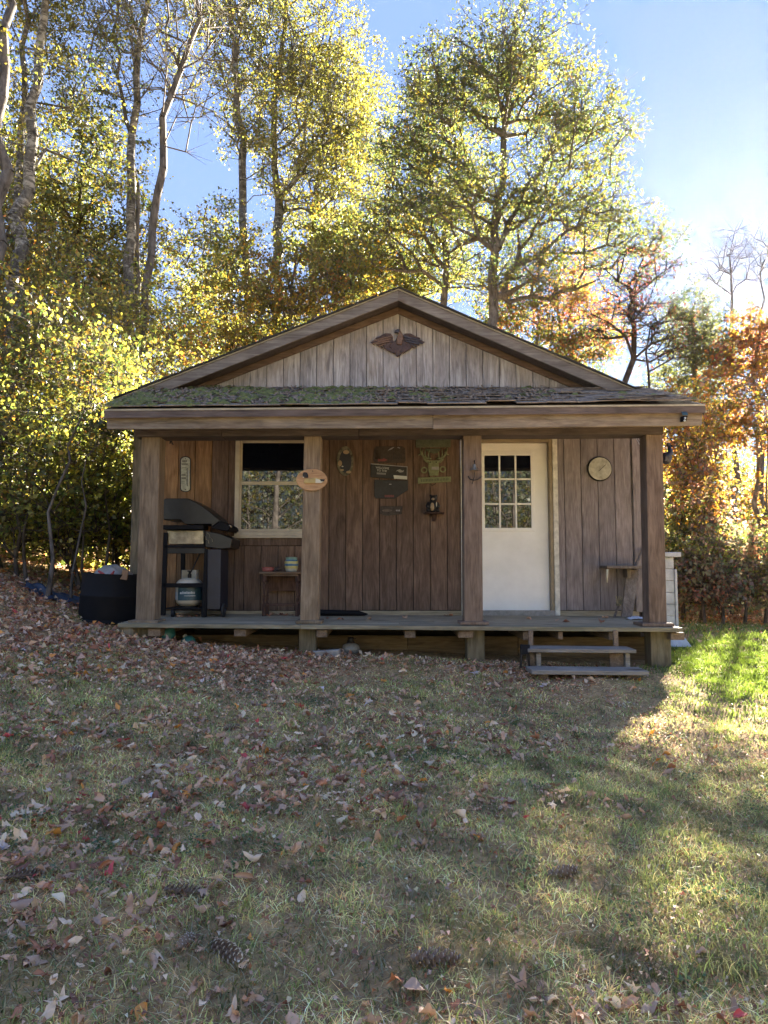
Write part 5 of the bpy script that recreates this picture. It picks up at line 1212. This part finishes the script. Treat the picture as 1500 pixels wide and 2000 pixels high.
# eagle on the gable
eY = YW - .045
eg = thing('eagle_ornament', 'bronze painted eagle with spread wings fixed to the gable boards', 'ornament', tuple(P(777, 696, eY)))
pp([(760, 676), (766, 684), (774, 694), (777, 697), (781, 694), (788, 687), (797, 680), (793, 668), (785, 664), (783, 660), (774, 660), (772, 666), (764, 668)], eY + .012, .03, 'breast', 'bronze', eg, .008)
pp([(775, 672), (784, 673), (788, 662), (787, 654), (783, 647), (780.5, 643.5), (776, 643), (772, 645.5), (771, 648.6), (774, 647.6), (777, 649), (778, 653), (776, 657), (774.6, 664)], eY - .006, .05, 'neck', 'bronze_lit', eg, .007)
pp([(774, 648.4), (778, 650), (781, 648), (780, 643.2), (776, 642.4), (771.6, 645), (770.6, 649), (772, 649.4)], eY - .012, .04, 'head', 'pewter', eg, .003)
for side in (-1, 1):
    mat1, mat2 = ('bronze', 'bronze_lit') if side < 0 else ('bronze', 'pewter')
    cx = 777
    def sx(x): return cx + side * x
    def poly(pts):
        q = [(sx(x), y) for x, y in pts]; return q if side > 0 else q[::-1]
    wing = pp(poly([(6, 676), (14, 681), (24, 678), (36, 668), (44, 661), (36, 657), (26, 651), (14, 651), (10, 656), (9, 663)]), eY + .02, .022, 'wing', mat1, eg, .005)
    for k in range(7):                      # primaries
        y0 = 654.5 + k * 3.0; x1 = 54 - abs(k - 2.2) * 4.4 - (k > 3) * 3; y1 = 661.5 + k * 2.8 if k > 0 else 659.5
        pp(poly([(24, y0 + 3.0), (x1 - 2, y1 + 2.4), (x1, y1 + .6), (x1 - 3, y1 - .8), (22, y0 - .2)]), eY + .006 + .002 * k, .012, 'feather', mat2 if k % 2 else mat1, wing, .003)
    for r_ in range(3):
        for k in range(6):
            x = 13 + k * 4.2 + r_ * 2; y = 656 + r_ * 4.6 + k * .9
            pp(poly([(x - 2.5, y + 2.2), (x + 2.6, y + 3.2), (x + 4.2, y + 1.0), (x, y - 1.0)]), eY + .001 + .002 * r_, .014, 'covert', mat2, wing, .002)
    pp(poly([(8, 690), (22, 683), (30, 676), (24, 675), (10, 681), (3, 687)]), eY + .004, .03, 'tail_band', mat1, eg, .004)
MB().ball(P(774.5, 694, eY), .012, 8, 6).ball(P(781, 693, eY), .012, 8, 6).build('talon', 'pewter', eg, smooth=True)

# wall signs
sy = YW - .02
ov = thing('oval_mirror', 'oval dark picture in a mottled rim on the brown siding', 'wall decoration', tuple(P(674, 929, sy)))
pp(oval(674, 900, 16.5, 29, 32), sy, .018, 'rim', 'camo', ov, .004)
pp(oval(674.5, 901, 12, 22, 28), sy - .003, .01, 'picture', 'navy', ov)
for x, y, rx, ry in [(664, 905, 4, 6), (676, 883, 6, 4), (668, 918, 4, 2), (681, 922, 5, 2.6), (669, 911, 2, 1.2)]: pp(oval(x, y, rx, ry, 12), sy - .005, .006, 'rim_patch', 'tan' if rx > 3 else 'print', ov)
cs = thing('carved_sign', 'dark carved wooden sign with clipped corners above the welcome sign', 'sign', tuple(P(761, 904, sy)))
pp([(729, 899), (733, 904), (790, 904), (792.5, 899), (791, 876), (786, 871.5), (735, 871.5), (730, 877)], sy, .018, 'board', 'sign_brown', cs, .004)
for k in range(9): pp([(733 + k * 1.2, 897), (734 + k * 1.2, 897), (734.4 + k * 1.2, 879), (733.4 + k * 1.2, 879)], sy - .003, .004, 'groove_strip', 'bark_dark', cs)
pp([(738, 901), (752, 901), (757, 898), (750, 895), (744, 897), (738, 896)], sy - .006, .008, 'relief', 'red_print', cs, .002)
pp([(757, 880), (764, 878), (770, 873.6), (768, 873), (762, 876)], sy - .005, .007, 'relief', 'print_grey', cs); pp([(776, 874), (781, 876), (782, 874.6), (777, 872.6)], sy - .005, .007, 'relief', 'print_grey', cs)
for k in range(6): pp([(768 + k * 3, 897), (769.4 + k * 3, 897), (769 + k * 3, 883 + (k % 3) * 2), (768.4 + k * 3, 883 + (k % 3) * 2)], sy - .005, .007, 'relief_tree', 'sign_black', cs)
ws = thing('welcome_sign', 'black tilted welcome sign with pale lettering and a small duck scene', 'sign', tuple(P(760, 936, sy)))
pp([(724, 932), (795.5, 936.5), (796, 911), (724, 905)], sy - .004, .018, 'board', 'sign_black', ws, .003)
pp([(724, 906.6), (796, 912.6), (796, 911), (724, 905)], sy - .007, .004, 'edge_strip', 'print_grey', ws)
pp([(794.4, 934), (795.6, 934), (795.8, 912.5), (794.6, 912.5)], sy - .007, .004, 'edge_strip', 'print_grey', ws)
for s, x, y, sz in (('WELCOME', 733.5, 914.8, .034), ('TO THE', 736, 920.4, .034)):
    text_obj(s, sz, P(x, y, sy - .006), 'print', ws, tilt=R(4.5))
for k in range(9): pp(rect(736 + k * 2.0, 737.3 + k * 2.0, 922.6 + k * .12, 926.2 + k * .12), sy - .0062, .002, 'print_mark', 'print_grey', ws)
pp([(770, 935), (795, 936.5), (795, 930), (768.5, 928)], sy - .0065, .003, 'plate', 'print', ws)
pp([(773, 921), (776, 918), (781, 916.5), (786, 919.5), (789, 918), (787.5, 922), (781, 923), (776, 919.6)], sy - .0065, .003, 'duck_scene', 'print_grey', ws)
bs = thing('black_sign', 'plain black sign with a line of dull red lettering under the welcome sign', 'sign', tuple(P(762, 973, sy)))
pp([(731, 969), (735, 973.5), (771, 974), (783, 966), (797, 957), (797, 938), (731, 937)], sy, .014, 'board', 'sign_black', bs, .003)
for k in range(9): pp(rect(751.5 + k * 2.05, 753.0 + k * 2.05, 966.6, 971.2), sy - .003, .003, 'print_mark', 'red_print', bs)
pp(rect(760, 764.5, 945, 946.6), sy - .003, .003, 'print_mark', 'print_grey', bs)
fs = thing('fish_sign', 'little dark wooden sign with a pale fish outline below the black sign', 'sign', tuple(P(764, 1007, sy)))
pp([(742, 1003), (748, 1006), (757, 1007.5), (785, 1004), (786.5, 988.5), (743, 988.5)], sy, .014, 'board', 'sign_brown', fs, .003)
pp([(746, 997), (749, 999), (760, 999.6), (767, 997), (760, 994), (750, 994.6)], sy - .004, .005, 'fish', 'dead', fs, .002)
for x in (774, 777, 779.6): pp([(x, 999), (x + 1.4, 998), (x + .6, 995), (x - .8, 996)], sy - .004, .004, 'print_mark', 'print_grey', fs)
ds = thing('deer_sign', 'washed green cut-out deer head sign with antlers over a lettered plank', 'sign', tuple(P(848, 946, sy)))
pp([(812, 874), (880, 873), (880, 856), (812, 856)], sy, .016, 'top_board', 'green_dark', ds, .003)
pp([(830, 876), (862, 876), (856, 884), (847, 886), (836, 882)], sy - .006, .014, 'carving', 'green_dark', ds, .003)
for side in (-1, 1):
    def ax(x): return 847 + side * x
    ant = [P(ax(5), 896, sy - .004), P(ax(12), 895, sy - .008), P(ax(20), 892, sy - .01), P(ax(25), 885, sy - .01), P(ax(26), 875, sy - .006)]
    a_ = MB().tube(ant, [.011, .013, .012, .010, .008], 7).build('antler', 'green_sign', ds, smooth=True)
    for x, y, tx_, ty_ in [(10, 895.5, 8, 880), (16, 894, 16, 878), (21, 891, 22, 877), (24, 887, 30, 889)]:
        MB().tube([P(ax(x), y, sy - .008), P(ax((x + tx_) / 2 + 1), (y + ty_) / 2, sy - .012), P(ax(tx_), ty_, sy - .006)], [.010, .008, .004], 6).build('tine', 'green_sign', a_, smooth=True)
    q = [(ax(8), 904), (ax(14), 903.5), (ax(19), 899), (ax(20.5), 894.5), (ax(15), 895.5), (ax(9), 899)]
    pp(q if side > 0 else q[::-1], sy - .006, .014, 'ear', 'green_sign', ds, .003)
    c = P(ax(18.5 if side < 0 else 18), 918 if side < 0 else 916.5, sy - .004); rr_ = .040
    m = MB()
    for k in range(16):
        a0, a1 = 2 * PI * k / 16, 2 * PI * (k + 1) / 16
        m.slab([c + Vector((math.cos(a0) * rr_ * .6, 0, math.sin(a0) * rr_ * .6)), c + Vector((math.cos(a0) * rr_, 0, math.sin(a0) * rr_)), c + Vector((math.cos(a1) * rr_, 0, math.sin(a1) * rr_)), c + Vector((math.cos(a1) * rr_ * .6, 0, math.sin(a1) * rr_ * .6))], (0, .014, 0))
    m.build('ring', 'green_sign', ds)
pp([(839, 929), (856, 929), (858, 916), (857, 906), (856, 899), (838, 899), (836.5, 906), (836, 916)], sy - .008, .02, 'face', 'green_sign', ds, .004)
pp([(843, 917.5), (857, 917.5), (857, 911.5), (843, 911.5)], sy - .012, .006, 'muzzle', 'print_grey', ds, .002)
for x in (840.5, 852): pp(oval(x, 902.6, 1.4, 1.2, 10), sy - .010, .004, 'eye', 'sign_black', ds)
pk = pp([(816, 945), (881, 941), (881, 930.5), (816, 932.5)], sy - .006, .02, 'plank', 'green_sign', ds, .004)
for k in range(18): pp([(823 + k * 3, 941.5 - k * .18), (824.7 + k * 3, 941.4 - k * .18), (824.7 + k * 3, 936.0 - k * .14), (823 + k * 3, 936.1 - k * .14)], sy - .008, .003, 'print_mark', 'green_dark', pk)
MB().tube([P(841, 944.5, sy - .004), P(843, 948, sy - .006), P(847, 947, sy - .006), P(851, 944, sy - .004)], .004, 5).build('wire_loop', 'iron', ds)
# bear on its bracket
sh = thing('bracket_shelf', 'tiny dark bracket shelf on the siding below the deer sign', 'shelf', tuple(P(849, 1018, sy)))
zsh = PZ(1000.5, YW - .1)
MB().box(PX(830.5, YW - .1), PX(868, YW - .1), YW - .15, YW - .002, zsh - .018, zsh).build('board', 'furn', sh, bevel=.003)
pp([(845, 1018), (851, 1018), (855, 1003.5), (842, 1003.5)], YW - .03, .028, 'bracket', 'furn', sh, .003)
br = thing('bear_figurine', 'black sitting bear figurine with pale belly on the bracket shelf', 'figurine', (PX(847, YW - .09), YW - .09, zsh))
bx_ = PX(846, YW - .09); by_ = YW - .085
m = MB().ball((bx_, by_, zsh + .07), (.062, .05, .075), 14, 10).ball((bx_ + .008, by_ - .008, zsh + .165), (.046, .042, .044), 12, 8)
for s in (-1, 1): m.ball((bx_ + .008 + s * .034, by_, zsh + .20), .015, 8, 6).ball((bx_ + s * .055, by_ - .03, zsh + .02), (.028, .04, .02), 10, 6)
m.tube([(bx_ - .05, by_ - .01, zsh + .11), (bx_ - .07, by_ - .03, zsh + .07), (bx_ - .045, by_ - .05, zsh + .05)], [.022, .02, .016], 8).tube([(bx_ + .05, by_ - .01, zsh + .11), (bx_ + .07, by_ - .03, zsh + .07), (bx_ + .05, by_ - .05, zsh + .05)], [.022, .02, .016], 8)
m.build('body', 'sign_black', br, smooth=True)
MB().ball((bx_ - .008, by_ - .034, zsh + .065), (.030, .022, .05), 12, 8).build('belly', 'tan', br, smooth=True)
MB().ball((bx_ - .002, by_ - .048, zsh + .155), (.02, .02, .016), 10, 6).build('muzzle', 'tan', br, smooth=True)
MB().ball((bx_ + .042, by_ - .034, zsh + .09), (.008, .012, .035), 8, 6).build('paddle', 'ivory', br, smooth=True)
# bell on the third post
bl_ = thing('door_bell', 'small tarnished bell on a curled iron bracket on the post beside the door', 'bell', tuple(P(928, 945, 7.36)))
q = P(927, 918, 7.34)
smooth_by_angle(MB().lathe([(0, .062), (.012, .06), (.02, .045), (.026, .02), (.044, .0), (.046, -.004), (.03, .002), (0, .02)], (q.x, 7.34, q.z), 20).build('bell', 'steel', bl_))
MB().tube([P(927, 899, 7.398), P(926, 903, 7.36), P(927, 907, 7.34), (q.x, 7.34, q.z + .06)], .006, 6).build('hook', 'iron', bl_, smooth=True)
MB().tube([P(914, 930, 7.385), P(918, 936, 7.37), P(926, 938, 7.365), P(934, 936, 7.37), P(941, 930, 7.38)], .006, 6).build('scroll', 'iron', bl_, smooth=True)
MB().tube([P(927, 920, 7.34), P(926, 932, 7.35), P(922, 946, 7.37)], .004, 6).build('cord', 'iron', bl_)
# dial on the right wall
dl = thing('round_dial', 'round tarnished dial thermometer on the siding right of the door', 'dial', tuple(P(1172, 940, sy)))
c = P(1172, 915.5, YW - .03)
smooth_by_angle(MB().lathe([(0, .0), (.14, 0), (.15, .006), (.153, .02), (.15, .028), (0, .028)], c, 40, 'Y').build('case', 'iron', dl), 30)
MB().lathe([(0, -.003), (.138, -.003), (.138, .002), (0, .002)], c, 40, 'Y').build('face', 'disc', dl)
MB().tube([c + Vector((-.02, -.006, -.03)), c + Vector((.07, -.006, .05))], .003, 5).build('needle', 'sign_brown', dl)
# hanging hook thing in the left bay
hk = MB()
for k, (x, y) in enumerate([(331, 852), (327, 858), (336, 857), (332, 866), (338, 868)]): hk.tube([P(333, 851, 7.75), P((333 + x) / 2, y - 3, 7.75), P(x, y, 7.74)], .007, 6)
hk.tube([P(326, 853, 7.75), P(342, 853, 7.75)], .012, 6)
tag(hk.build('hook_rack', 'iron', None), 'small black iron hook cluster under the beam above the grill', 'hook')

# right end of the porch
sf = thing('wall_ledge', 'narrow weathered plank ledge fixed across the siding near the end post', 'ledge', tuple(P(1215, 1112, 8.45)))
pp([(1185, 1110), (1262, 1111), (1262, 1105), (1185, 1104.5)], 8.36, .285, 'plank', 'dead', sf, .004)
MB().box(PX(1225, 8.5), PX(1232, 8.5), 8.5, YW - .002, PZ(1128, 8.5), PZ(1111.5, 8.5)).build('cleat', 'dead', sf)
o = MB().tube([P(1186, 1112, 8.35), P(1185.6, 1126, 8.35), P(1186, 1138, 8.36)], [.014, .012, .006], 7).build('candle_stub', 'ivory', None, smooth=True)
tag(o, 'pale drip shaped rod hanging from the end of the plank ledge', 'rod')
o = MB().slab([P(1214, 1205, 8.35), P(1235, 1205, 8.35), P(1250, 1113, 8.6), P(1224, 1113, 8.6)], (0, .035, .004)).build('loose_board', 'dead', None, bevel=.004)
tag(o, 'wide weathered board leaning on the siding under the plank ledge', 'board')
o = MB().tube([P(1240, 1108, 8.44), P(1258, 1068, 8.62)], .016, 6).build('loose_stick', 'dead', None)
tag(o, 'grey stick leaning in the corner above the plank ledge', 'stick')
bsh = thing('hand_brush', 'worn straw brush with a wooden handle leaning beside the wide board', 'brush', tuple(P(1200, 1207, 8.45)))
MB().tube([P(1199, 1207, 8.44), P(1210, 1180, 8.55)], [.014, .012], 7).build('handle', 'dead', bsh)
m = MB(); rr = random.Random(4)
for k in range(60):
    a = P(1209 + rr.uniform(-2, 2), 1183, 8.54); b_ = P(1208 + rr.uniform(-7, 9), 1172 + rr.uniform(-9, 10), 8.52 + rr.uniform(-.03, .03)); m.tube([a, b_], [.005, .003], 4)
m.build('bristles', 'straw', bsh, kind='stuff')
m = MB(); n_ = 12
base = P(1242, 1212, 8.2)
vs_ = [(base.x + (i / n_ - .5) * .2, 8.2 + (j / n_ - .5) * .16, deck_z(base.x, 8.2) + .012 + .03 * abs(math.sin(i * 1.3 + j * .7)) * (1 - ((i / n_ - .5) ** 2 + (j / n_ - .5) ** 2) * 3)) for j in range(n_ + 1) for i in range(n_ + 1)]
m.add(vs_, [(j * (n_ + 1) + i, j * (n_ + 1) + i + 1, (j + 1) * (n_ + 1) + i + 1, (j + 1) * (n_ + 1) + i) for j in range(n_) for i in range(n_)])
tag(m.build('rag', 'rag', None, smooth=True), 'crumpled white rag on the deck beside the end post', 'rag')
# long dark bag on the deck
q0, q1 = P(600, 1201, 8.42), P(713, 1201.5, 8.42); zz = deck_z(q0.x, 8.42)
o = MB().tube([(q0.x, 8.42, zz + .034), (q0.x + .1, 8.42, zz + .038), (q1.x - .08, 8.42, zz + .03), (q1.x - .01, 8.42, zz + .02), (q1.x + .03, 8.42, zz + .018)], [.03, .036, .03, .018, .008], 10).build('folded_umbrella', 'black_matte', None, smooth=True)
tag(o, 'long black folded umbrella lying on the deck along the wall', 'umbrella')
# white cabinet past the corner
wx_ = PX(1321, 8.9)
hv = thing('white_cabinet', 'narrow white painted board cabinet standing beyond the end of the porch', 'cabinet', (wx_ - .2, 9.1, float(gz(wx_, 9.1))))
zb_, ztp = float(gz(wx_ - .1, 9.0)), PZ(1088, 8.9)
MB().box(wx_ - .40, wx_ - .02, 8.94, 9.35, zb_ + .1, ztp).build('body', 'hive', hv)
for k in range(6):
    z0 = zb_ + .22 + k * (ztp - zb_ - .22) / 6; MB().box(wx_ - .41, wx_ - .025, 8.915, 8.938, z0 + .003, z0 + (ztp - zb_ - .22) / 6 - .003).build('board', 'hive', hv, bevel=.004)
MB().box(wx_ - .024, wx_ + .008, 8.90, 9.36, zb_ + .2, PZ(1112, 8.9)).build('corner_strip', 'hive', hv, bevel=.004)
MB().box(wx_ - .45, wx_ + .05, 8.86, 9.42, ztp + .002, ztp + .06).build('lid', 'hive', hv, bevel=.006)
MB().slab([(wx_ - .44, 8.80, zb_), (wx_ + .12, 8.80, zb_), (wx_ + .0, 8.91, zb_ + .21), (wx_ - .42, 8.91, zb_ + .21)], (0, .02, .01)).build('flared_skirt', 'hive', hv, bevel=.004)
# lamp on the fascia and the bird on the end post
sl_ = thing('solar_light', 'small solar light with a tilted panel screwed to the fascia end', 'light', tuple(P(1336, 825, 7.05)))
MB().slab([P(1333, 811, 7.01), P(1344.5, 811, 7.01), P(1340, 802, 7.07), P(1330, 802, 7.07)], (0, .006, .012)).build('panel', 'label_blue', sl_, bevel=.002)
pp([(1334, 822), (1341, 822), (1344, 812), (1334, 812)], 7.03, .068, 'housing', 'black_matte', sl_, .004)
for x, y in ((1338, 816.5), (1337, 821.5)): MB().ball(P(x, y, 7.025), .011, 10, 6).build('lens', 'print', sl_, smooth=True)
bd = thing('hanging_bird', 'dark metal bird hanging by a wire beside the end post', 'ornament', tuple(P(1303, 908, 7.5)))
MB().tube([P(1292, 856, 7.5), P(1292.6, 885, 7.5), P(1294, 888, 7.5)], .005, 6).build('bracket', 'iron', bd)
MB().tube([P(1294, 886, 7.5), P(1302, 893, 7.5), P(1310, 884, 7.5), P(1306.5, 870, 7.5)], [.02, .05, .03, .016], 12).ball(P(1302, 897, 7.5), (.055, .04, .055), 12, 8).ball(P(1305.5, 868, 7.5), (.022, .02, .022), 10, 8).build('body', 'navy', bd, smooth=True)
MB().tube([P(1308, 869, 7.5), P(1316, 873, 7.5), P(1328, 869, 7.5)], [.012, .007, .003], 6).build('beak', 'iron', bd, smooth=True)
MB().slab([P(1297, 900, 7.46), P(1306, 901, 7.46), P(1309, 888, 7.46), P(1301, 890, 7.46)], (0, .012, 0)).build('wing', 'pewter', bd, bevel=.003)
MB().tube([P(1305.5, 865, 7.5), P(1305, 852, 7.5)], .002, 4).build('wire', 'iron', bd)
for a, b_ in (((1240, 852), (1249, 868)), ((1243, 851), (1249, 861))):
    o = MB().tube([P(*a, 8.2), P(*b_, 8.0)], .004, 5).build('guy_wire', 'print', None); tag(o, 'thin white wire slanting behind the top of the end post', 'wire', 'wires behind the end post')

# under and before the porch
def bottle(px, py, Y, r, h, tilt, label):
    q = P(px, py, Y); z = float(gz(q.x, Y)) - .05
    o = thing('gas_bottle', label, 'gas bottle', (q.x, Y, z)); tm = Matrix.Rotation(tilt, 3, 'Y')
    smooth_by_angle(MB().lathe([(0, 0), (r * .9, .01), (r, .04), (r, h * .5), (r * .85, h * .72), (r * .4, h * .86), (0, h * .87)], (q.x, Y, z), 20, 'Z', tm).build('body', 'teal', o))
    smooth_by_angle(MB().lathe([(0, h * .84), (r * .3, h * .84), (r * .28, h), (0, h)], (q.x, Y, z), 12, 'Z', tm).build('cap', 'concrete', o))
bottle(320, 1266, 7.58, .105, .22, .1, 'teal gas bottle under the deck beside the first post')
bottle(374, 1268, 7.52, .075, .16, -.5, 'teal gas bottle half buried in leaves')
q = P(632, 1272, 7.32); z = float(gz(q.x, 7.3))
o = MB().slab([(q.x - .155, 7.28, z - .03), (q.x + .155, 7.28, z - .015), (q.x + .155, 7.28, z + .065), (q.x - .155, 7.28, z + .04)], (.02, .12, 0)).build('concrete_block', 'concrete', None, bevel=.008)
tag(o, 'grey concrete block lying in front of the second post', 'block')
q = P(685, 1274, 7.62); z = float(gz(q.x, 7.62)) - .02
ln = thing('oil_lamp', 'dusty glass oil lamp base standing under the deck edge', 'oil lamp', (q.x, 7.62, z))
smooth_by_angle(MB().lathe([(0, 0), (.06, 0), (.092, .025), (.098, .06), (.085, .10), (.05, .118), (.03, .122), (0, .123)], (q.x, 7.62, z), 24).build('font', 'lamp_glass', ln), 50)
smooth_by_angle(MB().lathe([(0, .122), (.04, .123), (.042, .135), (.028, .14), (.026, .165), (.04, .17), (.02, .18), (0, .181)], (q.x, 7.62, z), 16).build('collar', 'iron', ln))
MB().tube([(q.x + .02, 7.62, z + .16), (q.x + .055, 7.61, z + .165)], .004, 5).build('wick_knob', 'iron', ln)
bsx, bsy = PX(1024, 6.98), 6.98; zb = float(gz(bsx, bsy))
bt = thing('boot_scraper', 'black iron boot scraper leaning against the end of the upper tread', 'boot scraper', (bsx, bsy, zb))
MB().slab([(bsx - .04, bsy, zb + .15), (bsx + .035, bsy, zb + .16), (bsx + .05, bsy + .02, zb + .245), (bsx - .05, bsy + .02, zb + .25)], (0, .03, 0)).build('brush', 'black_matte', bt, bevel=.006)
MB().tube([(bsx - .05, bsy + .01, zb - .03), (bsx - .035, bsy + .02, zb + .2)], .012, 6).build('leg', 'iron', bt)
MB().tube([(bsx + .05, bsy + .05, zb - .03), (bsx + .03, bsy + .03, zb + .2)], .012, 6).build('leg', 'iron', bt)

# cut drum with rubbish, tarp
bq = P(213, 1215, 8.12); bz_ = float(gz(bq.x, 8.12)) - .02; bz_ = PZ(1219, 7.85)
drum = thing('cut_drum', 'black plastic drum cut in half, standing on leaves beside the porch', 'drum', (bq.x, 8.12, bz_))
rd = .325; hd = .545; tl_ = Matrix.Rotation(R(2.5), 3, 'Y')
smooth_by_angle(MB().lathe([(0, 0), (rd * .97, 0), (rd * 1.02, .012), (rd * 1.02, .03), (rd * .985, .045), (rd, .10), (rd, hd * .52), (rd * 1.012, hd * .54), (rd * 1.012, hd * .56), (rd * .99, hd * .58), (rd * .97, hd), (rd * .95, hd), (rd * .96, hd * .6), (rd * .95, .05), (0, .045)], (bq.x, 8.12, bz_), 48, 'Z', tl_).build('shell', 'black_matte', drum))
bg_ = thing('rubbish_bag', 'white rubbish bag with red drawstring filling the drum', 'bag', (bq.x - .02, 8.1, bz_ + .3))
m = MB(); nn, mm = 24, 14; cc = Vector((bq.x + .02, 8.12, bz_ + .46)); rr = random.Random(6)
vs_ = []
for i in range(mm + 1):
    a = PI * i / mm
    for j in range(nn):
        t = 2 * PI * j / nn; k = 1 + .07 * math.sin(5 * t + 3 * a) + .05 * math.sin(11 * t - 7 * a) + .03 * rr.random()
        vs_.append(cc + Vector((.22 * k * math.sin(a) * math.cos(t), .22 * k * math.sin(a) * math.sin(t), -.17 * k * math.cos(a))))
m.add(vs_, [(i * nn + j, i * nn + (j + 1) % nn, (i + 1) * nn + (j + 1) % nn, (i + 1) * nn + j) for i in range(mm) for j in range(nn)])
m.build('sack', 'bag', bg_, smooth=True)
for pts in ([(192, 1115), (201, 1121), (211, 1128)], [(211, 1128), (219, 1121), (223, 1115)]):
    MB().tube([P(x, y, 7.885 + .004 * k) for k, (x, y) in enumerate(pts)], [.012, .016, .008], 6).build('drawstring', 'red', bg_, smooth=True)
o = MB().slab([P(234, 1131, 7.86), P(247, 1133, 7.86), P(251, 1114, 7.9), P(240, 1111, 7.9)], (0, .02, 0)).build('cardboard_flap', 'cardboard', None, bevel=.002)
tag(o, 'brown cardboard flap sticking out of the drum', 'cardboard')
m = MB(); n_ = 26
t0 = G(52, 1190, 6, 12); t1 = G(160, 1195, 6, 12)
vs_ = []
for j in range(n_ + 1):
    for i in range(n_ + 1):
        u, v_ = i / n_, j / n_; x = PX(52, 8.5) + u * .72 + .04 * math.sin(7 * v_); y = 8.25 + v_ * .55 + .05 * math.sin(9 * u)
        vs_.append((x, y, float(gz(x, y)) + .02 + .05 * abs(math.sin(u * 9 + v_ * 4)) * math.sin(PI * v_) + .10 * max(0, u - .72) * 3 * (math.sin(PI * v_) ** 2) + .02 * math.sin(23 * u + 17 * v_)))
m.add(vs_, [(j * (n_ + 1) + i, j * (n_ + 1) + i + 1, (j + 1) * (n_ + 1) + i + 1, (j + 1) * (n_ + 1) + i) for j in range(n_) for i in range(n_)])
tag(m.build('tarp', 'tarp', None, smooth=True), 'crumpled dark blue tarp on the leaves beside the drum', 'tarp')
# dry leaves that blew onto the porch
for k, (px, Y) in enumerate([(352, 8.05), (362, 8.12), (372, 8.06), (385, 8.15), (345, 8.3), (395, 8.25), (520, 8.35), (527, 8.3), (533, 8.4), (541, 8.35), (550, 8.42), (556, 8.38), (562, 8.45), (570, 8.4), (640, 8.0), (665, 7.8), (722, 7.9), (790, 8.1), (870, 8.45), (880, 8.5), (1030, 8.0), (1085, 7.9), (1104, 7.75), (1173, 7.72), (1180, 8.3)]):
    ki = k % 12 if px != 1173 else 14; x = PX(px, Y)
    o = bpy.data.objects.new('porch_leaf', leaf_mesh_for(ki, [0, 4, 2, 3][k % 4])); s = .085 if px != 1173 else .11
    o.matrix_world = Matrix.Translation((x, Y, deck_z(x, Y) + .004)) @ Matrix.Rotation(k * 1.7, 4, 'Z') @ Matrix.Scale(s, 4); COL.objects.link(o)
    tag(o, f'{LP[[0, 4, 2, 3][k % 4]][0]} dry leaf blown onto the porch deck', 'leaf', f'{LP[[0, 4, 2, 3][k % 4]][0]} leaves blown onto the deck')

# ------------------------------------------------------------------ scattering air added for the veiling glare round the sun
hz_m = bpy.data.materials.new('glare_haze'); hz_m.use_nodes = True; hn = hz_m.node_tree
hn.nodes.remove(hn.nodes['Principled BSDF'])
pv = hn.nodes.new('ShaderNodeVolumePrincipled'); pv.inputs['Density'].default_value = 0.00006; pv.inputs['Color'].default_value = (.95, .95, 1.0, 1); pv.inputs['Anisotropy'].default_value = 0.8
hn.links.new(pv.outputs[0], [n for n in hn.nodes if n.type == 'OUTPUT_MATERIAL'][0].inputs['Volume'])
M['glare_haze'] = hz_m
tag(MB().box(-62, 62, -42, 66, -6.0, 21.0).build('glare_haze', 'glare_haze', None), 'thin scattering veil added for the glare round the low sun', 'glare_haze', kind='stuff')
